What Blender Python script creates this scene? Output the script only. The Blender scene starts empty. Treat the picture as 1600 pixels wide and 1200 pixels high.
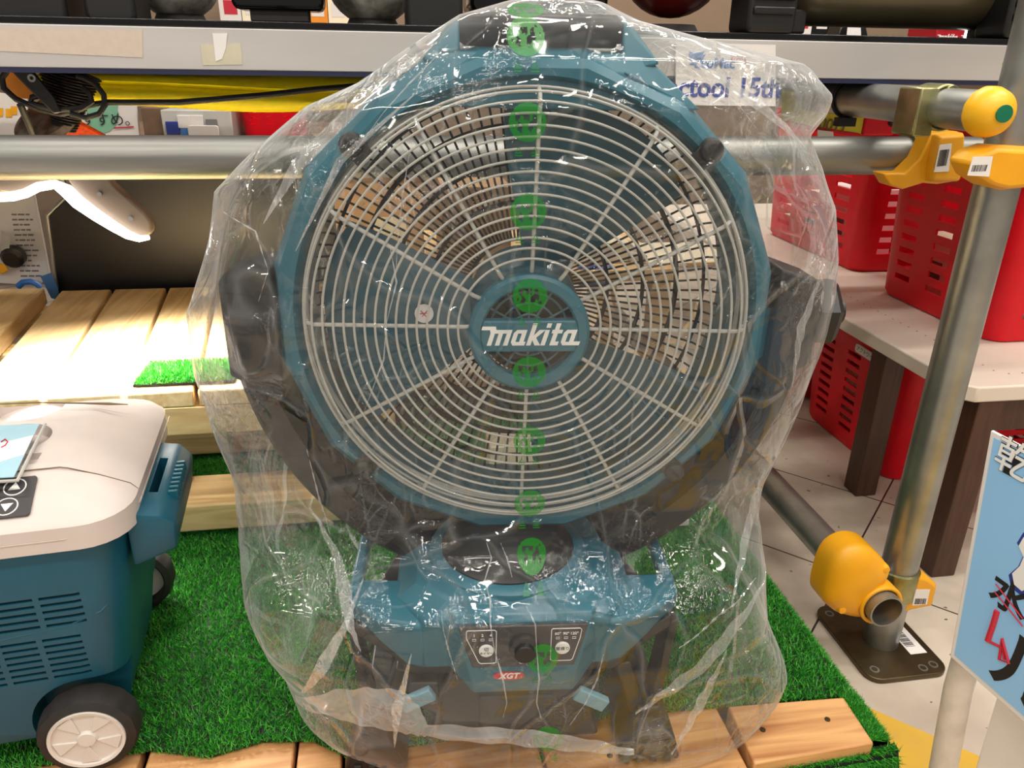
import bpy, bmesh, math, random
import numpy as np
from mathutils import Vector, Matrix, noise
from mathutils.bvhtree import BVHTree
PI = math.pi
random.seed(7); rng = np.random.default_rng(11)
SC = bpy.context.scene
COL = SC.collection

# ------------------------------------------------------------------ camera, world, lights, exposure
FPX = 1202.0
CAM = Vector((0, 0, .80))
_y, _p, _r = math.radians(-9.5), math.radians(-23), math.radians(1.0)
FW = Vector((-math.sin(_y)*math.cos(_p), math.cos(_y)*math.cos(_p), math.sin(_p)))
_rt = Vector((math.cos(_y), math.sin(_y), 0)); _up = _rt.cross(FW)
RT = _rt*math.cos(_r) + _up*math.sin(_r); UP = _up*math.cos(_r) - _rt*math.sin(_r)
cd = bpy.data.cameras.new('camera'); cam = bpy.data.objects.new('camera', cd); COL.objects.link(cam)
cd.sensor_width = 36; cd.lens = 36*FPX/1600; cd.clip_start = .01
cam.matrix_world = Matrix(((RT.x, UP.x, -FW.x, CAM.x), (RT.y, UP.y, -FW.y, CAM.y), (RT.z, UP.z, -FW.z, CAM.z), (0, 0, 0, 1)))
SC.camera = cam

w = bpy.data.worlds.new('store_air'); SC.world = w; w.use_nodes = True
w.node_tree.nodes['Background'].inputs[0].default_value = (1.0, .93, .85, 1)
w.node_tree.nodes['Background'].inputs[1].default_value = .32
SC.view_settings.view_transform = 'Standard'; SC.view_settings.look = 'None'
SC.view_settings.gamma = 1; SC.view_settings.exposure = 0.0
SC.cycles.transparent_max_bounces = 24
SC.cycles.max_bounces = 8

def area(name, loc, sx, sy, power, color=(1, .93, .83), target=None):
    l = bpy.data.lights.new(name, 'AREA'); l.shape = 'RECTANGLE'; l.size = sx; l.size_y = sy; l.energy = power; l.color = color
    o = bpy.data.objects.new(name, l); COL.objects.link(o); o.location = loc
    if target: o.rotation_euler = (Vector(target)-Vector(loc)).to_track_quat('-Z', 'Y').to_euler()
    return o
# rows of ceiling tubes of the shop
for x, y, pw in ((-.9, -.5, 16), (.55, -.45, 20), (1.9, -.3, 12), (-.9, .75, 10), (.55, .45, 18), (1.75, .9, 20), (1.9, 2.3, 14), (-.6, 2.4, 12), (.6, 2.3, 24), (-2.2, -.5, 14), (-1.2, -2.2, 16), (.5, -2.4, 16), (2.2, -2.2, 16), (-2.4, -2.4, 14), (.5, -4.2, 16), (-1.6, -4.2, 16), (2.4, -4.2, 16)):
    area('ceiling_tube_light', (x, y, 2.6), 1.2, .10, pw)

# ------------------------------------------------------------------ materials
def mat(name, color, rough=.5, metal=0, noise_amt=0, noise_scale=30, bump=0, bump_scale=200, spec=.5, coat=0, stretch=None, color2=None):
    m = bpy.data.materials.new(name); m.use_nodes = True
    nt = m.node_tree; b = nt.nodes['Principled BSDF']
    b.inputs['Base Color'].default_value = (*color, 1); b.inputs['Roughness'].default_value = rough; b.inputs['Metallic'].default_value = metal
    b.inputs['Specular IOR Level'].default_value = spec; b.inputs['Coat Weight'].default_value = coat
    if noise_amt or bump or color2:
        tc = nt.nodes.new('ShaderNodeTexCoord'); mp = nt.nodes.new('ShaderNodeMapping'); nt.links.new(tc.outputs['Object'], mp.inputs[0])
        if stretch: mp.inputs['Scale'].default_value = stretch
        n = nt.nodes.new('ShaderNodeTexNoise'); n.inputs['Scale'].default_value = noise_scale; n.inputs['Detail'].default_value = 4
        nt.links.new(mp.outputs[0], n.inputs['Vector'])
        mx = nt.nodes.new('ShaderNodeMix'); mx.data_type = 'RGBA'
        c2 = color2 or tuple(max(0, c*(1-noise_amt)) for c in color)
        mx.inputs[6].default_value = (*color, 1); mx.inputs[7].default_value = (*c2, 1)
        rp = nt.nodes.new('ShaderNodeMapRange'); rp.inputs[1].default_value = .35; rp.inputs[2].default_value = .65
        nt.links.new(n.outputs['Fac'], rp.inputs[0]); nt.links.new(rp.outputs[0], mx.inputs[0]); nt.links.new(mx.outputs[2], b.inputs['Base Color'])
        if bump:
            n2 = nt.nodes.new('ShaderNodeTexNoise'); n2.inputs['Scale'].default_value = bump_scale; nt.links.new(mp.outputs[0], n2.inputs['Vector'])
            bp = nt.nodes.new('ShaderNodeBump'); bp.inputs['Strength'].default_value = bump; bp.inputs['Distance'].default_value = .002
            nt.links.new(n2.outputs['Fac'], bp.inputs['Height']); nt.links.new(bp.outputs[0], b.inputs['Normal'])
    return m
def srgb(r, g, b):
    f = lambda c: ((c/255+.055)/1.055)**2.4 if c > 10 else c/255/12.92
    return (f(r), f(g), f(b))
M = {}
M['teal'] = mat('teal_plastic', srgb(38, 104, 122), .38, noise_amt=.06, noise_scale=60, bump=.04, bump_scale=900)
M['teal_dark'] = mat('dark_teal_plastic', srgb(14, 88, 104), .4, noise_amt=.06, noise_scale=60, bump=.04, bump_scale=900)
M['teal_light'] = mat('pale_teal_plastic', srgb(120, 165, 180), .4, noise_amt=.05, noise_scale=60)
M['blade'] = mat('blade_plastic', srgb(18, 82, 98), .35, noise_amt=.08, noise_scale=40)
M['black'] = mat('black_plastic', srgb(25, 24, 25), .42, noise_amt=.15, noise_scale=50, bump=.05, bump_scale=700)
M['blackgloss'] = mat('glossy_black', srgb(16, 16, 17), .12, noise_amt=.15, noise_scale=20)
M['rubber'] = mat('rubber', srgb(38, 34, 33), .65, noise_amt=.2, noise_scale=80, bump=.1, bump_scale=500)
M['guardblack'] = mat('matte_black_guard', srgb(24, 24, 25), .7, noise_amt=.1, spec=.2)
M['panelgrey'] = mat('panel_dark_grey', srgb(62, 58, 60), .45, noise_amt=.06)
M['wire'] = mat('grey_coated_wire', srgb(186, 186, 180), .32, noise_amt=.06, noise_scale=90)
M['wiredim'] = mat('teal_wire', srgb(90, 125, 130), .4, noise_amt=.06)
M['white'] = mat('white_ink', srgb(240, 240, 238), .5, noise_amt=.02)
M['lid'] = mat('cream_plastic', srgb(214, 202, 196), .42, noise_amt=.03, noise_scale=40, bump=.03, bump_scale=900)
M['cooler'] = mat('cooler_teal', srgb(14, 82, 104), .42, noise_amt=.08, noise_scale=40, bump=.04, bump_scale=900)
M['hubwhite'] = mat('wheel_cream', srgb(222, 214, 206), .5, noise_amt=.04)
M['steel'] = mat('galvanised_steel', srgb(168, 170, 167), .36, .85, noise_amt=.3, noise_scale=14, stretch=(1, 1, 1), bump=.05, bump_scale=120)
M['steelx'] = mat('galvanised_steel_lengthwise', srgb(150, 150, 146), .42, .75, noise_amt=.25, noise_scale=60, stretch=(.06, 1, 1), bump=.06, bump_scale=300)
M['zinc'] = mat('yellow_zinc', srgb(172, 165, 120), .3, .9, noise_amt=.35, noise_scale=25, color2=srgb(120, 128, 90))
M['rustplate'] = mat('brown_zinc_plate', srgb(96, 82, 58), .35, .7, noise_amt=.4, noise_scale=20)
M['hole_shade'] = mat('dark_hole_shade', (.006, .006, .007), .8, noise_amt=.1)  # near-black that paints the shade inside slots and vents
M['yellow'] = mat('yellow_plastic', srgb(240, 170, 24), .42, noise_amt=.08, noise_scale=20, bump=.03)
M['capyellow'] = mat('cap_yellow', srgb(245, 185, 30), .35, noise_amt=.05)
M['green'] = mat('green_plastic', srgb(0, 110, 80), .4, noise_amt=.05)
M['red'] = mat('red_plastic', srgb(222, 8, 32), .42, noise_amt=.08, noise_scale=30, bump=.02, spec=.3)
M['darkred'] = mat('dark_red_plastic', srgb(176, 14, 30), .35, noise_amt=.1)
M['alu'] = mat('aluminium_plank', srgb(200, 197, 195), .45, .25, noise_amt=.14, noise_scale=14, stretch=(.2, 1, 1), bump=.03)
M['navy'] = mat('navy_trim', srgb(30, 36, 70), .5, noise_amt=.1)
M['tape'] = mat('masking_tape', srgb(205, 190, 176), .7, noise_amt=.06, noise_scale=120, bump=.1, bump_scale=800)
M['tape2'] = mat('yellowed_tape', srgb(205, 198, 176), .7, noise_amt=.08, noise_scale=60)
M['paper'] = mat('white_paper', srgb(232, 228, 226), .7, noise_amt=.03)
M['creampaper'] = mat('cream_paper', srgb(250, 240, 212), .7, noise_amt=.06)
M['ink'] = mat('black_ink', srgb(24, 24, 26), .6, noise_amt=.05)
M['greyink'] = mat('grey_ink', srgb(120, 118, 120), .6, noise_amt=.05)
M['redink'] = mat('red_ink', srgb(200, 40, 60), .6, noise_amt=.05)
M['blueink'] = mat('blue_ink', srgb(40, 60, 150), .6, noise_amt=.05)
M['ltblueink'] = mat('light_blue_ink', srgb(70, 130, 205), .6, noise_amt=.05)
M['brandred'] = mat('badge_red', srgb(205, 40, 62), .4, noise_amt=.05)
M['brown'] = mat('brown_wood', srgb(78, 46, 30), .45, noise_amt=.35, noise_scale=20, stretch=(8, 8, .6), bump=.05)
M['tabletop'] = mat('white_board', srgb(226, 214, 200), .45, noise_amt=.03, noise_scale=20)
M['tableedge'] = mat('pale_edge', srgb(206, 210, 196), .5, noise_amt=.04)
M['signblue'] = mat('sign_blue', srgb(150, 204, 250), .3, noise_amt=.03, noise_scale=6)
M['cardblue'] = mat('pale_card_blue', srgb(172, 212, 228), .3, noise_amt=.03)
M['signpole'] = mat('white_pole', srgb(216, 206, 196), .4, noise_amt=.2, noise_scale=40)
M['tarp'] = mat('yellow_foam', srgb(255, 238, 16), .6, noise_amt=.06, noise_scale=80, bump=.1, bump_scale=400)
M['screen'] = mat('black_screen', srgb(13, 13, 15), .36, noise_amt=.1, noise_scale=8)
M['lightgrey'] = mat('grey_lamp_body', srgb(122, 106, 92), .4, noise_amt=.06)
M['orange'] = mat('orange_card', srgb(240, 150, 40), .5, noise_amt=.06)
M['orangered'] = mat('orange_red_net', srgb(232, 84, 40), .5, noise_amt=.35, noise_scale=180)
M['card'] = mat('cardboard', srgb(196, 158, 116), .75, noise_amt=.12, noise_scale=30)
M['carddark'] = mat('brown_cardboard', srgb(120, 96, 76), .75, noise_amt=.2, noise_scale=60, stretch=(1, .1, 1))
M['clearplastic'] = mat('milky_plastic', srgb(200, 200, 196), .25, noise_amt=.06)
M['blueplastic'] = mat('blue_plastic', srgb(60, 110, 170), .4, noise_amt=.06)
M['bluebright'] = mat('bright_blue_plastic', srgb(40, 120, 210), .4, noise_amt=.06)
M['mint'] = mat('mint_print', srgb(130, 190, 160), .6, noise_amt=.05)
M['tankgrey'] = mat('weathered_tank', srgb(224, 220, 206), .35, 0, noise_amt=.35, noise_scale=40, color2=srgb(120, 112, 100))
M['tankred'] = mat('red_tank', srgb(120, 26, 16), .3, .1, noise_amt=.25, noise_scale=20)
M['tankolive'] = mat('olive_tank', srgb(96, 88, 66), .28, .3, noise_amt=.2, noise_scale=10)
M['brownmetal'] = mat('brown_metal', srgb(110, 78, 48), .35, .6, noise_amt=.4, noise_scale=60, color2=srgb(176, 160, 140))
M['tagyellow'] = mat('tag_yellow', srgb(214, 200, 40), .5, noise_amt=.1, noise_scale=30)
M['wall'] = mat('cream_wall', srgb(140, 120, 100), .8, noise_amt=.05)
M['backmat'] = mat('turf_backing', srgb(28, 34, 24), .9, noise_amt=.2)
M['straw'] = mat('thin_stick', srgb(120, 100, 70), .5, noise_amt=.2)
M['yellowtile'] = mat('yellow_vinyl', srgb(222, 176, 52), .5, noise_amt=.1, noise_scale=12, color2=srgb(205, 165, 70))

def wood(name, c1, c2, knots=True, axis=0, rough=.6):
    m = bpy.data.materials.new(name); m.use_nodes = True; nt = m.node_tree; b = nt.nodes['Principled BSDF']; b.inputs['Roughness'].default_value = rough
    tc = nt.nodes.new('ShaderNodeTexCoord'); mp = nt.nodes.new('ShaderNodeMapping'); nt.links.new(tc.outputs['Object'], mp.inputs[0])
    s = [26, 26, 26]; s[axis] = 2.2; mp.inputs['Scale'].default_value = s
    n = nt.nodes.new('ShaderNodeTexNoise'); n.inputs['Scale'].default_value = 1.6; n.inputs['Detail'].default_value = 6; n.inputs['Distortion'].default_value = 1.4
    nt.links.new(mp.outputs[0], n.inputs['Vector'])
    cr = nt.nodes.new('ShaderNodeValToRGB'); cr.color_ramp.elements[0].position = .35; cr.color_ramp.elements[1].position = .66
    cr.color_ramp.elements[0].color = (*c2, 1); cr.color_ramp.elements[1].color = (*c1, 1)
    nt.links.new(n.outputs['Fac'], cr.inputs[0])
    out = cr.outputs[0]
    if knots:
        v = nt.nodes.new('ShaderNodeTexVoronoi'); v.inputs['Scale'].default_value = 9; nt.links.new(tc.outputs['Object'], v.inputs['Vector'])
        r2 = nt.nodes.new('ShaderNodeValToRGB'); r2.color_ramp.elements[0].position = .05; r2.color_ramp.elements[1].position = .11
        r2.color_ramp.elements[0].color = (.32, .2, .12, 1); r2.color_ramp.elements[1].color = (1, 1, 1, 1)
        nt.links.new(v.outputs['Distance'], r2.inputs[0])
        mx = nt.nodes.new('ShaderNodeMix'); mx.data_type = 'RGBA'; mx.blend_type = 'MULTIPLY'; mx.inputs[0].default_value = 1
        nt.links.new(out, mx.inputs[6]); nt.links.new(r2.outputs[0], mx.inputs[7]); out = mx.outputs[2]
    nt.links.new(out, b.inputs['Base Color'])
    bp = nt.nodes.new('ShaderNodeBump'); bp.inputs['Strength'].default_value = .15; bp.inputs['Distance'].default_value = .002
    nt.links.new(n.outputs['Fac'], bp.inputs['Height']); nt.links.new(bp.outputs[0], b.inputs['Normal'])
    return m
M['pine_y'] = wood('pine_planks_deep', srgb(240, 212, 160), srgb(214, 178, 122), True, 1)
M['pine_x'] = wood('pine_planks_wide', srgb(234, 204, 150), srgb(206, 168, 112), True, 0)
M['oldwood'] = wood('weathered_pallet_wood', srgb(222, 170, 112), srgb(170, 110, 62), True, 0)

def emit(name, color, strength):
    m = bpy.data.materials.new(name); m.use_nodes = True; nt = m.node_tree
    b = nt.nodes['Principled BSDF']; b.inputs['Base Color'].default_value = (.9, .9, .9, 1)
    b.inputs['Emission Color'].default_value = (*color, 1); b.inputs['Emission Strength'].default_value = strength
    return m
M['led'] = emit('lit_diffuser', (1, .96, .88), 5)
M['farlamp'] = emit('lit_lamp', (1, .98, .95), 8)

def turf_mat():
    m = bpy.data.materials.new('plastic_grass'); m.use_nodes = True; nt = m.node_tree; b = nt.nodes['Principled BSDF']
    b.inputs['Roughness'].default_value = .42
    g = nt.nodes.new('ShaderNodeNewGeometry'); cr = nt.nodes.new('ShaderNodeValToRGB')
    cr.color_ramp.elements[0].color = (*srgb(14, 102, 22), 1); cr.color_ramp.elements[1].color = (*srgb(104, 202, 62), 1)
    e = cr.color_ramp.elements.new(.55); e.color = (*srgb(38, 148, 40), 1)
    nt.links.new(g.outputs['Random Per Island'], cr.inputs[0]); nt.links.new(cr.outputs[0], b.inputs['Base Color'])
    return m
M['turf'] = turf_mat()

def film_mat(name='clear_polythene', HAZE_MIN=.006, HAZE_MAX=.05, HAZE_EDGE=.85, HAZE_LINE=.18):
    m = bpy.data.materials.new(name); m.use_nodes = True; nt = m.node_tree
    nt.nodes.remove(nt.nodes['Principled BSDF']); out = nt.nodes['Material Output']
    N = nt.nodes.new; L = nt.links.new
    def math_(op, a, b=None, c=None, clamp=False):
        n = N('ShaderNodeMath'); n.operation = op; n.use_clamp = clamp
        for i, v in enumerate((a, b, c)):
            if v is None: continue
            if hasattr(v, 'links'): L(v, n.inputs[i])
            else: n.inputs[i].default_value = v
        return n.outputs[0]
    def mrange(v, a, b, c=0.0, d=1.0):
        n = N('ShaderNodeMapRange'); L(v, n.inputs[0])
        for i, x in enumerate((a, b, c, d)): n.inputs[i+1].default_value = x
        return n.outputs[0]
    tc = N('ShaderNodeTexCoord').outputs['Object']
    def nz(scale, detail=3, dist=0.0, vec=None):
        n = N('ShaderNodeTexNoise'); n.inputs['Scale'].default_value = scale; n.inputs['Detail'].default_value = detail; n.inputs['Distortion'].default_value = dist
        L(vec or tc, n.inputs['Vector']); return n
    # crease lines: edges of warped cells, stretched along the height of the bag
    wn = nz(6, 2); va = N('ShaderNodeVectorMath'); va.operation = 'MULTIPLY_ADD'; L(wn.outputs['Color'], va.inputs[0]); va.inputs[1].default_value = (.12, .12, .12); L(tc, va.inputs[2])
    mp = N('ShaderNodeMapping'); mp.inputs['Scale'].default_value = (1, 1, .55); L(va.outputs[0], mp.inputs[0])
    def crease(scale, width):
        v = N('ShaderNodeTexVoronoi'); v.feature = 'DISTANCE_TO_EDGE'; v.inputs['Scale'].default_value = scale; L(mp.outputs[0], v.inputs['Vector'])
        return mrange(v.outputs['Distance'], 0, width, 1, 0)
    patch = mrange(nz(7, 3).outputs['Fac'], .47, .66)
    patch2 = mrange(nz(11, 3, 1.0).outputs['Fac'], .50, .64)
    c1 = crease(9, .035); c2 = crease(23, .05); c3 = math_('MULTIPLY', crease(55, .12), patch2)
    fine = math_('MULTIPLY', nz(70, 2, 2.5).outputs['Fac'], patch2)
    h = math_('MULTIPLY_ADD', c1, .6, math_('MULTIPLY_ADD', math_('MULTIPLY', c2, patch), .5, math_('MULTIPLY_ADD', c3, .32, math_('MULTIPLY', fine, .8))))
    h = math_('ADD', h, math_('MULTIPLY', nz(14, 1, .6).outputs['Fac'], 1.3))
    bp = N('ShaderNodeBump'); bp.inputs['Strength'].default_value = .8; bp.inputs['Distance'].default_value = .006; L(h, bp.inputs['Height'])
    tr = N('ShaderNodeBsdfTransparent'); tr.inputs[0].default_value = (.98, .985, .985, 1)
    gl = N('ShaderNodeBsdfGlossy'); gl.inputs['Roughness'].default_value = .055; gl.inputs[0].default_value = (1, 1, 1, 1); L(bp.outputs[0], gl.inputs['Normal'])
    df = N('ShaderNodeBsdfDiffuse'); df.inputs[0].default_value = (.86, .87, .88, 1); L(bp.outputs[0], df.inputs['Normal'])
    tl = N('ShaderNodeBsdfTranslucent'); tl.inputs[0].default_value = (.86, .87, .88, 1)
    hz = N('ShaderNodeMixShader'); hz.inputs[0].default_value = .45; L(df.outputs[0], hz.inputs[1]); L(tl.outputs[0], hz.inputs[2])
    lw = N('ShaderNodeLayerWeight'); lw.inputs['Blend'].default_value = .5
    fac3 = math_('POWER', lw.outputs['Facing'], 3.0)
    haze = math_('MULTIPLY_ADD', fac3, HAZE_EDGE, mrange(nz(9, 4, 1.5).outputs['Fac'], .45, .75, HAZE_MIN, HAZE_MAX))
    lines = math_('MAXIMUM', math_('MULTIPLY', c1, .8), math_('MAXIMUM', math_('MULTIPLY', c2, patch), c3))
    haze = math_('MULTIPLY_ADD', math_('POWER', lines, 2.0), HAZE_LINE, haze, True)
    m1 = N('ShaderNodeMixShader'); L(haze, m1.inputs[0]); L(tr.outputs[0], m1.inputs[1]); L(hz.outputs[0], m1.inputs[2])
    fr = N('ShaderNodeFresnel'); fr.inputs['IOR'].default_value = 1.5; L(bp.outputs[0], fr.inputs['Normal'])
    m2 = N('ShaderNodeMixShader'); L(math_('MINIMUM', math_('MULTIPLY', fr.outputs[0], 1.25), .34), m2.inputs[0]); L(m1.outputs[0], m2.inputs[1]); L(gl.outputs[0], m2.inputs[2])
    L(m2.outputs[0], out.inputs[0])
    return m
M['film'] = film_mat()
M['film_hem_glint'] = film_mat('folded_edge_and_glint', .30, .62, .5, .2)  # for the folded hem and the painted crease glints
M['film_fold'] = film_mat('doubled_polythene', .24, .46, .5, .25)
def print_mat():
    m = bpy.data.materials.new('green_print'); m.use_nodes = True; nt = m.node_tree
    b = nt.nodes['Principled BSDF']; b.inputs['Base Color'].default_value = (*srgb(12, 130, 26), 1); b.inputs['Roughness'].default_value = .35; b.inputs['Alpha'].default_value = .62
    return m
M['print'] = print_mat()

def floor_mat():
    m = bpy.data.materials.new('vinyl_tiles'); m.use_nodes = True; nt = m.node_tree; b = nt.nodes['Principled BSDF']; N = nt.nodes.new; L = nt.links.new
    b.inputs['Roughness'].default_value = .35
    tc = N('ShaderNodeTexCoord'); mp = N('ShaderNodeMapping'); mp.vector_type = 'POINT'
    mp.inputs['Rotation'].default_value = (0, 0, math.radians(-45)); mp.inputs['Location'].default_value = (.0, .0, 0)
    L(tc.outputs['Object'], mp.inputs[0])
    sp = N('ShaderNodeSeparateXYZ'); L(mp.outputs[0], sp.inputs[0])
    outs = []
    for ax, off in (('X', 1.504), ('Y', .166)):
        a = N('ShaderNodeMath'); a.operation = 'SUBTRACT'; L(sp.outputs[ax], a.inputs[0]); a.inputs[1].default_value = off
        d = N('ShaderNodeMath'); d.operation = 'DIVIDE'; L(a.outputs[0], d.inputs[0]); d.inputs[1].default_value = .29
        f = N('ShaderNodeMath'); f.operation = 'PINGPONG'; L(d.outputs[0], f.inputs[0]); f.inputs[1].default_value = .5
        g = N('ShaderNodeMath'); g.operation = 'LESS_THAN'; L(f.outputs[0], g.inputs[0]); g.inputs[1].default_value = .0055
        outs.append(g)
    mxm = N('ShaderNodeMath'); mxm.operation = 'MAXIMUM'; L(outs[0].outputs[0], mxm.inputs[0]); L(outs[1].outputs[0], mxm.inputs[1])
    n = N('ShaderNodeTexNoise'); n.inputs['Scale'].default_value = 7; n.inputs['Detail'].default_value = 6; L(tc.outputs['Object'], n.inputs['Vector'])
    cr = N('ShaderNodeValToRGB'); cr.color_ramp.elements[0].position = .32; cr.color_ramp.elements[1].position = .62
    cr.color_ramp.elements[0].color = (*srgb(176, 162, 148), 1); cr.color_ramp.elements[1].color = (*srgb(208, 196, 180), 1); L(n.outputs['Fac'], cr.inputs[0])
    mx = N('ShaderNodeMix'); mx.data_type = 'RGBA'; L(mxm.outputs[0], mx.inputs[0]); L(cr.outputs[0], mx.inputs[6]); mx.inputs[7].default_value = (*srgb(60, 50, 44), 1)
    # scuffs
    v = N('ShaderNodeTexNoise'); v.inputs['Scale'].default_value = 60; v.inputs['Detail'].default_value = 2; L(tc.outputs['Object'], v.inputs['Vector'])
    lt = N('ShaderNodeMath'); lt.operation = 'GREATER_THAN'; L(v.outputs['Fac'], lt.inputs[0]); lt.inputs[1].default_value = .72
    m3 = N('ShaderNodeMix'); m3.data_type = 'RGBA'; L(lt.outputs[0], m3.inputs[0]); L(mx.outputs[2], m3.inputs[6]); m3.inputs[7].default_value = (*srgb(110, 98, 88), 1)
    L(m3.outputs[2], b.inputs['Base Color'])
    return m
M['floor'] = floor_mat()

# ------------------------------------------------------------------ helpers
def at(px, py, x=None, y=None, z=None):
    """world point seen at a place of the 1600x1200 frame, on the plane x=, y= or z="""
    r = RT*((px-800)/FPX) + UP*((600-py)/FPX) + FW
    t = x/r.x if x is not None else y/r.y if y is not None else (z-CAM.z)/r.z
    return CAM + r*t
class MB:
    def __init__(s): s.v = []; s.f = []
    def add(s, vs, fs):
        o = len(s.v); s.v += [tuple(v) for v in vs]; s.f += [tuple(i+o for i in f) for f in fs]; return s
    def box(s, lo, hi, mtx=None):
        vs = [Vector((x, y, z)) for x in (lo[0], hi[0]) for y in (lo[1], hi[1]) for z in (lo[2], hi[2])]
        if mtx: vs = [mtx @ v for v in vs]
        return s.add(vs, [(0, 1, 3, 2), (4, 6, 7, 5), (0, 4, 5, 1), (2, 3, 7, 6), (0, 2, 6, 4), (1, 5, 7, 3)])
    def tube(s, pts, r, n=8, cap=True, closed=False, radii=None):
        pts = [Vector(p) for p in pts]; k = len(pts); vs = []; fs = []
        up = None
        for i, p in enumerate(pts):
            d = (pts[(i+1) % k]-pts[i-1]) if closed or 0 < i < k-1 else (pts[1]-pts[0] if i == 0 else pts[-1]-pts[-2])
            d.normalize()
            if up is None:
                up = Vector((0, 0, 1)) if abs(d.z) < .9 else Vector((1, 0, 0))
            a = d.cross(up); a.normalize(); b = a.cross(d); up = b
            rr = radii[i] if radii else r
            for j in range(n):
                t = 2*PI*j/n; vs.append(p+(a*math.cos(t)+b*math.sin(t))*rr)
        m = k if closed else k-1
        for i in range(m):
            for j in range(n):
                i2 = (i+1) % k
                fs.append((i*n+j, i*n+(j+1) % n, i2*n+(j+1) % n, i2*n+j))
        if cap and not closed: fs += [tuple(range(n))[::-1], tuple((k-1)*n+j for j in range(n))]
        return s.add(vs, fs)
    def prism(s, poly, ext):
        """poly: 3-D points in a plane, ext: vector"""
        n = len(poly); e = Vector(ext); vs = [Vector(p) for p in poly]+[Vector(p)+e for p in poly]
        return s.add(vs, [tuple(range(n)), tuple(range(2*n-1, n-1, -1))]+[(i, i+n, (i+1) % n+n, (i+1) % n) for i in range(n)])
    def lathe(s, prof, org=(0, 0, 0), ax=(0, 0, 1), n=32, close=False, rfun=None):
        """prof: (radius, height along ax)"""
        ax = Vector(ax).normalized(); u = ax.orthogonal().normalized(); w_ = ax.cross(u); o = Vector(org); k = len(prof); vs = []; fs = []
        for j in range(n):
            t = 2*PI*j/n
            for (r, h) in prof:
                rr = rfun(r, t) if rfun else r
                vs.append(o+ax*h+(u*math.cos(t)+w_*math.sin(t))*rr)
        for j in range(n):
            j2 = (j+1) % n
            for i in range(k if close else k-1):
                i2 = (i+1) % k
                fs.append((j*k+i, j2*k+i, j2*k+i2, j*k+i2))
        if not close:
            if prof[0][0] > 1e-6: fs.append(tuple(j*k for j in range(n))[::-1])
            if prof[-1][0] > 1e-6: fs.append(tuple(j*k+k-1 for j in range(n)))
        return s.add(vs, fs)
    def hull(s, pts):
        bm = bmesh.new()
        for p in pts: bm.verts.new(p)
        r = bmesh.ops.convex_hull(bm, input=bm.verts)
        junk = [g for g in r['geom_interior'] if isinstance(g, bmesh.types.BMVert)]+[g for g in r['geom_unused'] if isinstance(g, bmesh.types.BMVert)]
        if junk: bmesh.ops.delete(bm, geom=list(set(junk)), context='VERTS')
        bmesh.ops.dissolve_limit(bm, angle_limit=.01, verts=bm.verts, edges=bm.edges)
        bm.verts.index_update()
        s.add([v.co.copy() for v in bm.verts], [[v.index for v in f.verts] for f in bm.faces]); bm.free(); return s
    def build(s, name, m, parent=None, bevel=0, seg=2, smooth=40, **kw):
        me = bpy.data.meshes.new(name); me.from_pydata(s.v, [], s.f); me.validate(); me.update()
        bm = bmesh.new(); bm.from_mesh(me); bmesh.ops.remove_doubles(bm, verts=bm.verts, dist=1e-6); bmesh.ops.recalc_face_normals(bm, faces=bm.faces); bm.to_mesh(me); bm.free()
        me.materials.append(M[m] if isinstance(m, str) else m)
        if bevel:
            o = bpy.data.objects.new(name, me); COL.objects.link(o)
            md = o.modifiers.new('b', 'BEVEL'); md.width = bevel; md.segments = seg; md.limit_method = 'ANGLE'; md.angle_limit = math.radians(32)
        else:
            o = bpy.data.objects.new(name, me); COL.objects.link(o)
        if smooth:
            for p in me.polygons: p.use_smooth = True
            me.set_sharp_from_angle(angle=math.radians(smooth))
        if parent: o.parent = parent
        for k, v in kw.items(): o[k] = v
        return o
def tag(o, label, cat, group=None):
    o['label'] = label; o['category'] = cat
    if group: o['group'] = group
    return o
def thing(name, label, cat, loc=(0, 0, 0), rz=0, group=None):
    o = bpy.data.objects.new(name, None); COL.objects.link(o); o.location = loc; o.rotation_euler = (0, 0, rz); o.empty_display_size = .05
    return tag(o, label, cat, group)
def cut(o, cutter):
    """boolean difference done in mesh data; the cutter is removed"""
    md = o.modifiers.new('cut', 'BOOLEAN'); md.object = cutter; md.solver = 'EXACT'
    # cutter shares the parent's frame
    dg = bpy.context.evaluated_depsgraph_get(); dg.update()
    me = bpy.data.meshes.new_from_object(o.evaluated_get(dg)); old = o.data
    o.modifiers.clear(); o.data = me
    bpy.data.objects.remove(cutter); bpy.data.meshes.remove(old)
    for p in me.polygons: p.use_smooth = True
    me.set_sharp_from_angle(angle=math.radians(35))
def text(name, s, size, mtx, m, parent=None, ext=.0004, shear=0, bold=0, align='CENTER'):
    c = bpy.data.curves.new(name, 'FONT'); c.body = s; c.size = size; c.extrude = ext; c.shear = shear; c.offset = bold; c.align_x = align; c.align_y = 'CENTER'
    c.materials.append(M[m]); o = bpy.data.objects.new(name, c); COL.objects.link(o); o.matrix_world = mtx
    dg = bpy.context.evaluated_depsgraph_get(); me = bpy.data.meshes.new_from_object(o.evaluated_get(dg)); bpy.data.objects.remove(o); bpy.data.curves.remove(c)
    o = bpy.data.objects.new(name, me); COL.objects.link(o); o.matrix_world = mtx
    if parent: o.parent = parent
    return o
def frame(org, x, y):
    x = Vector(x).normalized(); y = Vector(y); y = (y-x*y.dot(x)).normalized(); z = x.cross(y); o = Vector(org)
    return Matrix(((x.x, y.x, z.x, o.x), (x.y, y.y, z.y, o.y), (x.z, y.z, z.z, o.z), (0, 0, 0, 1)))
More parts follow.
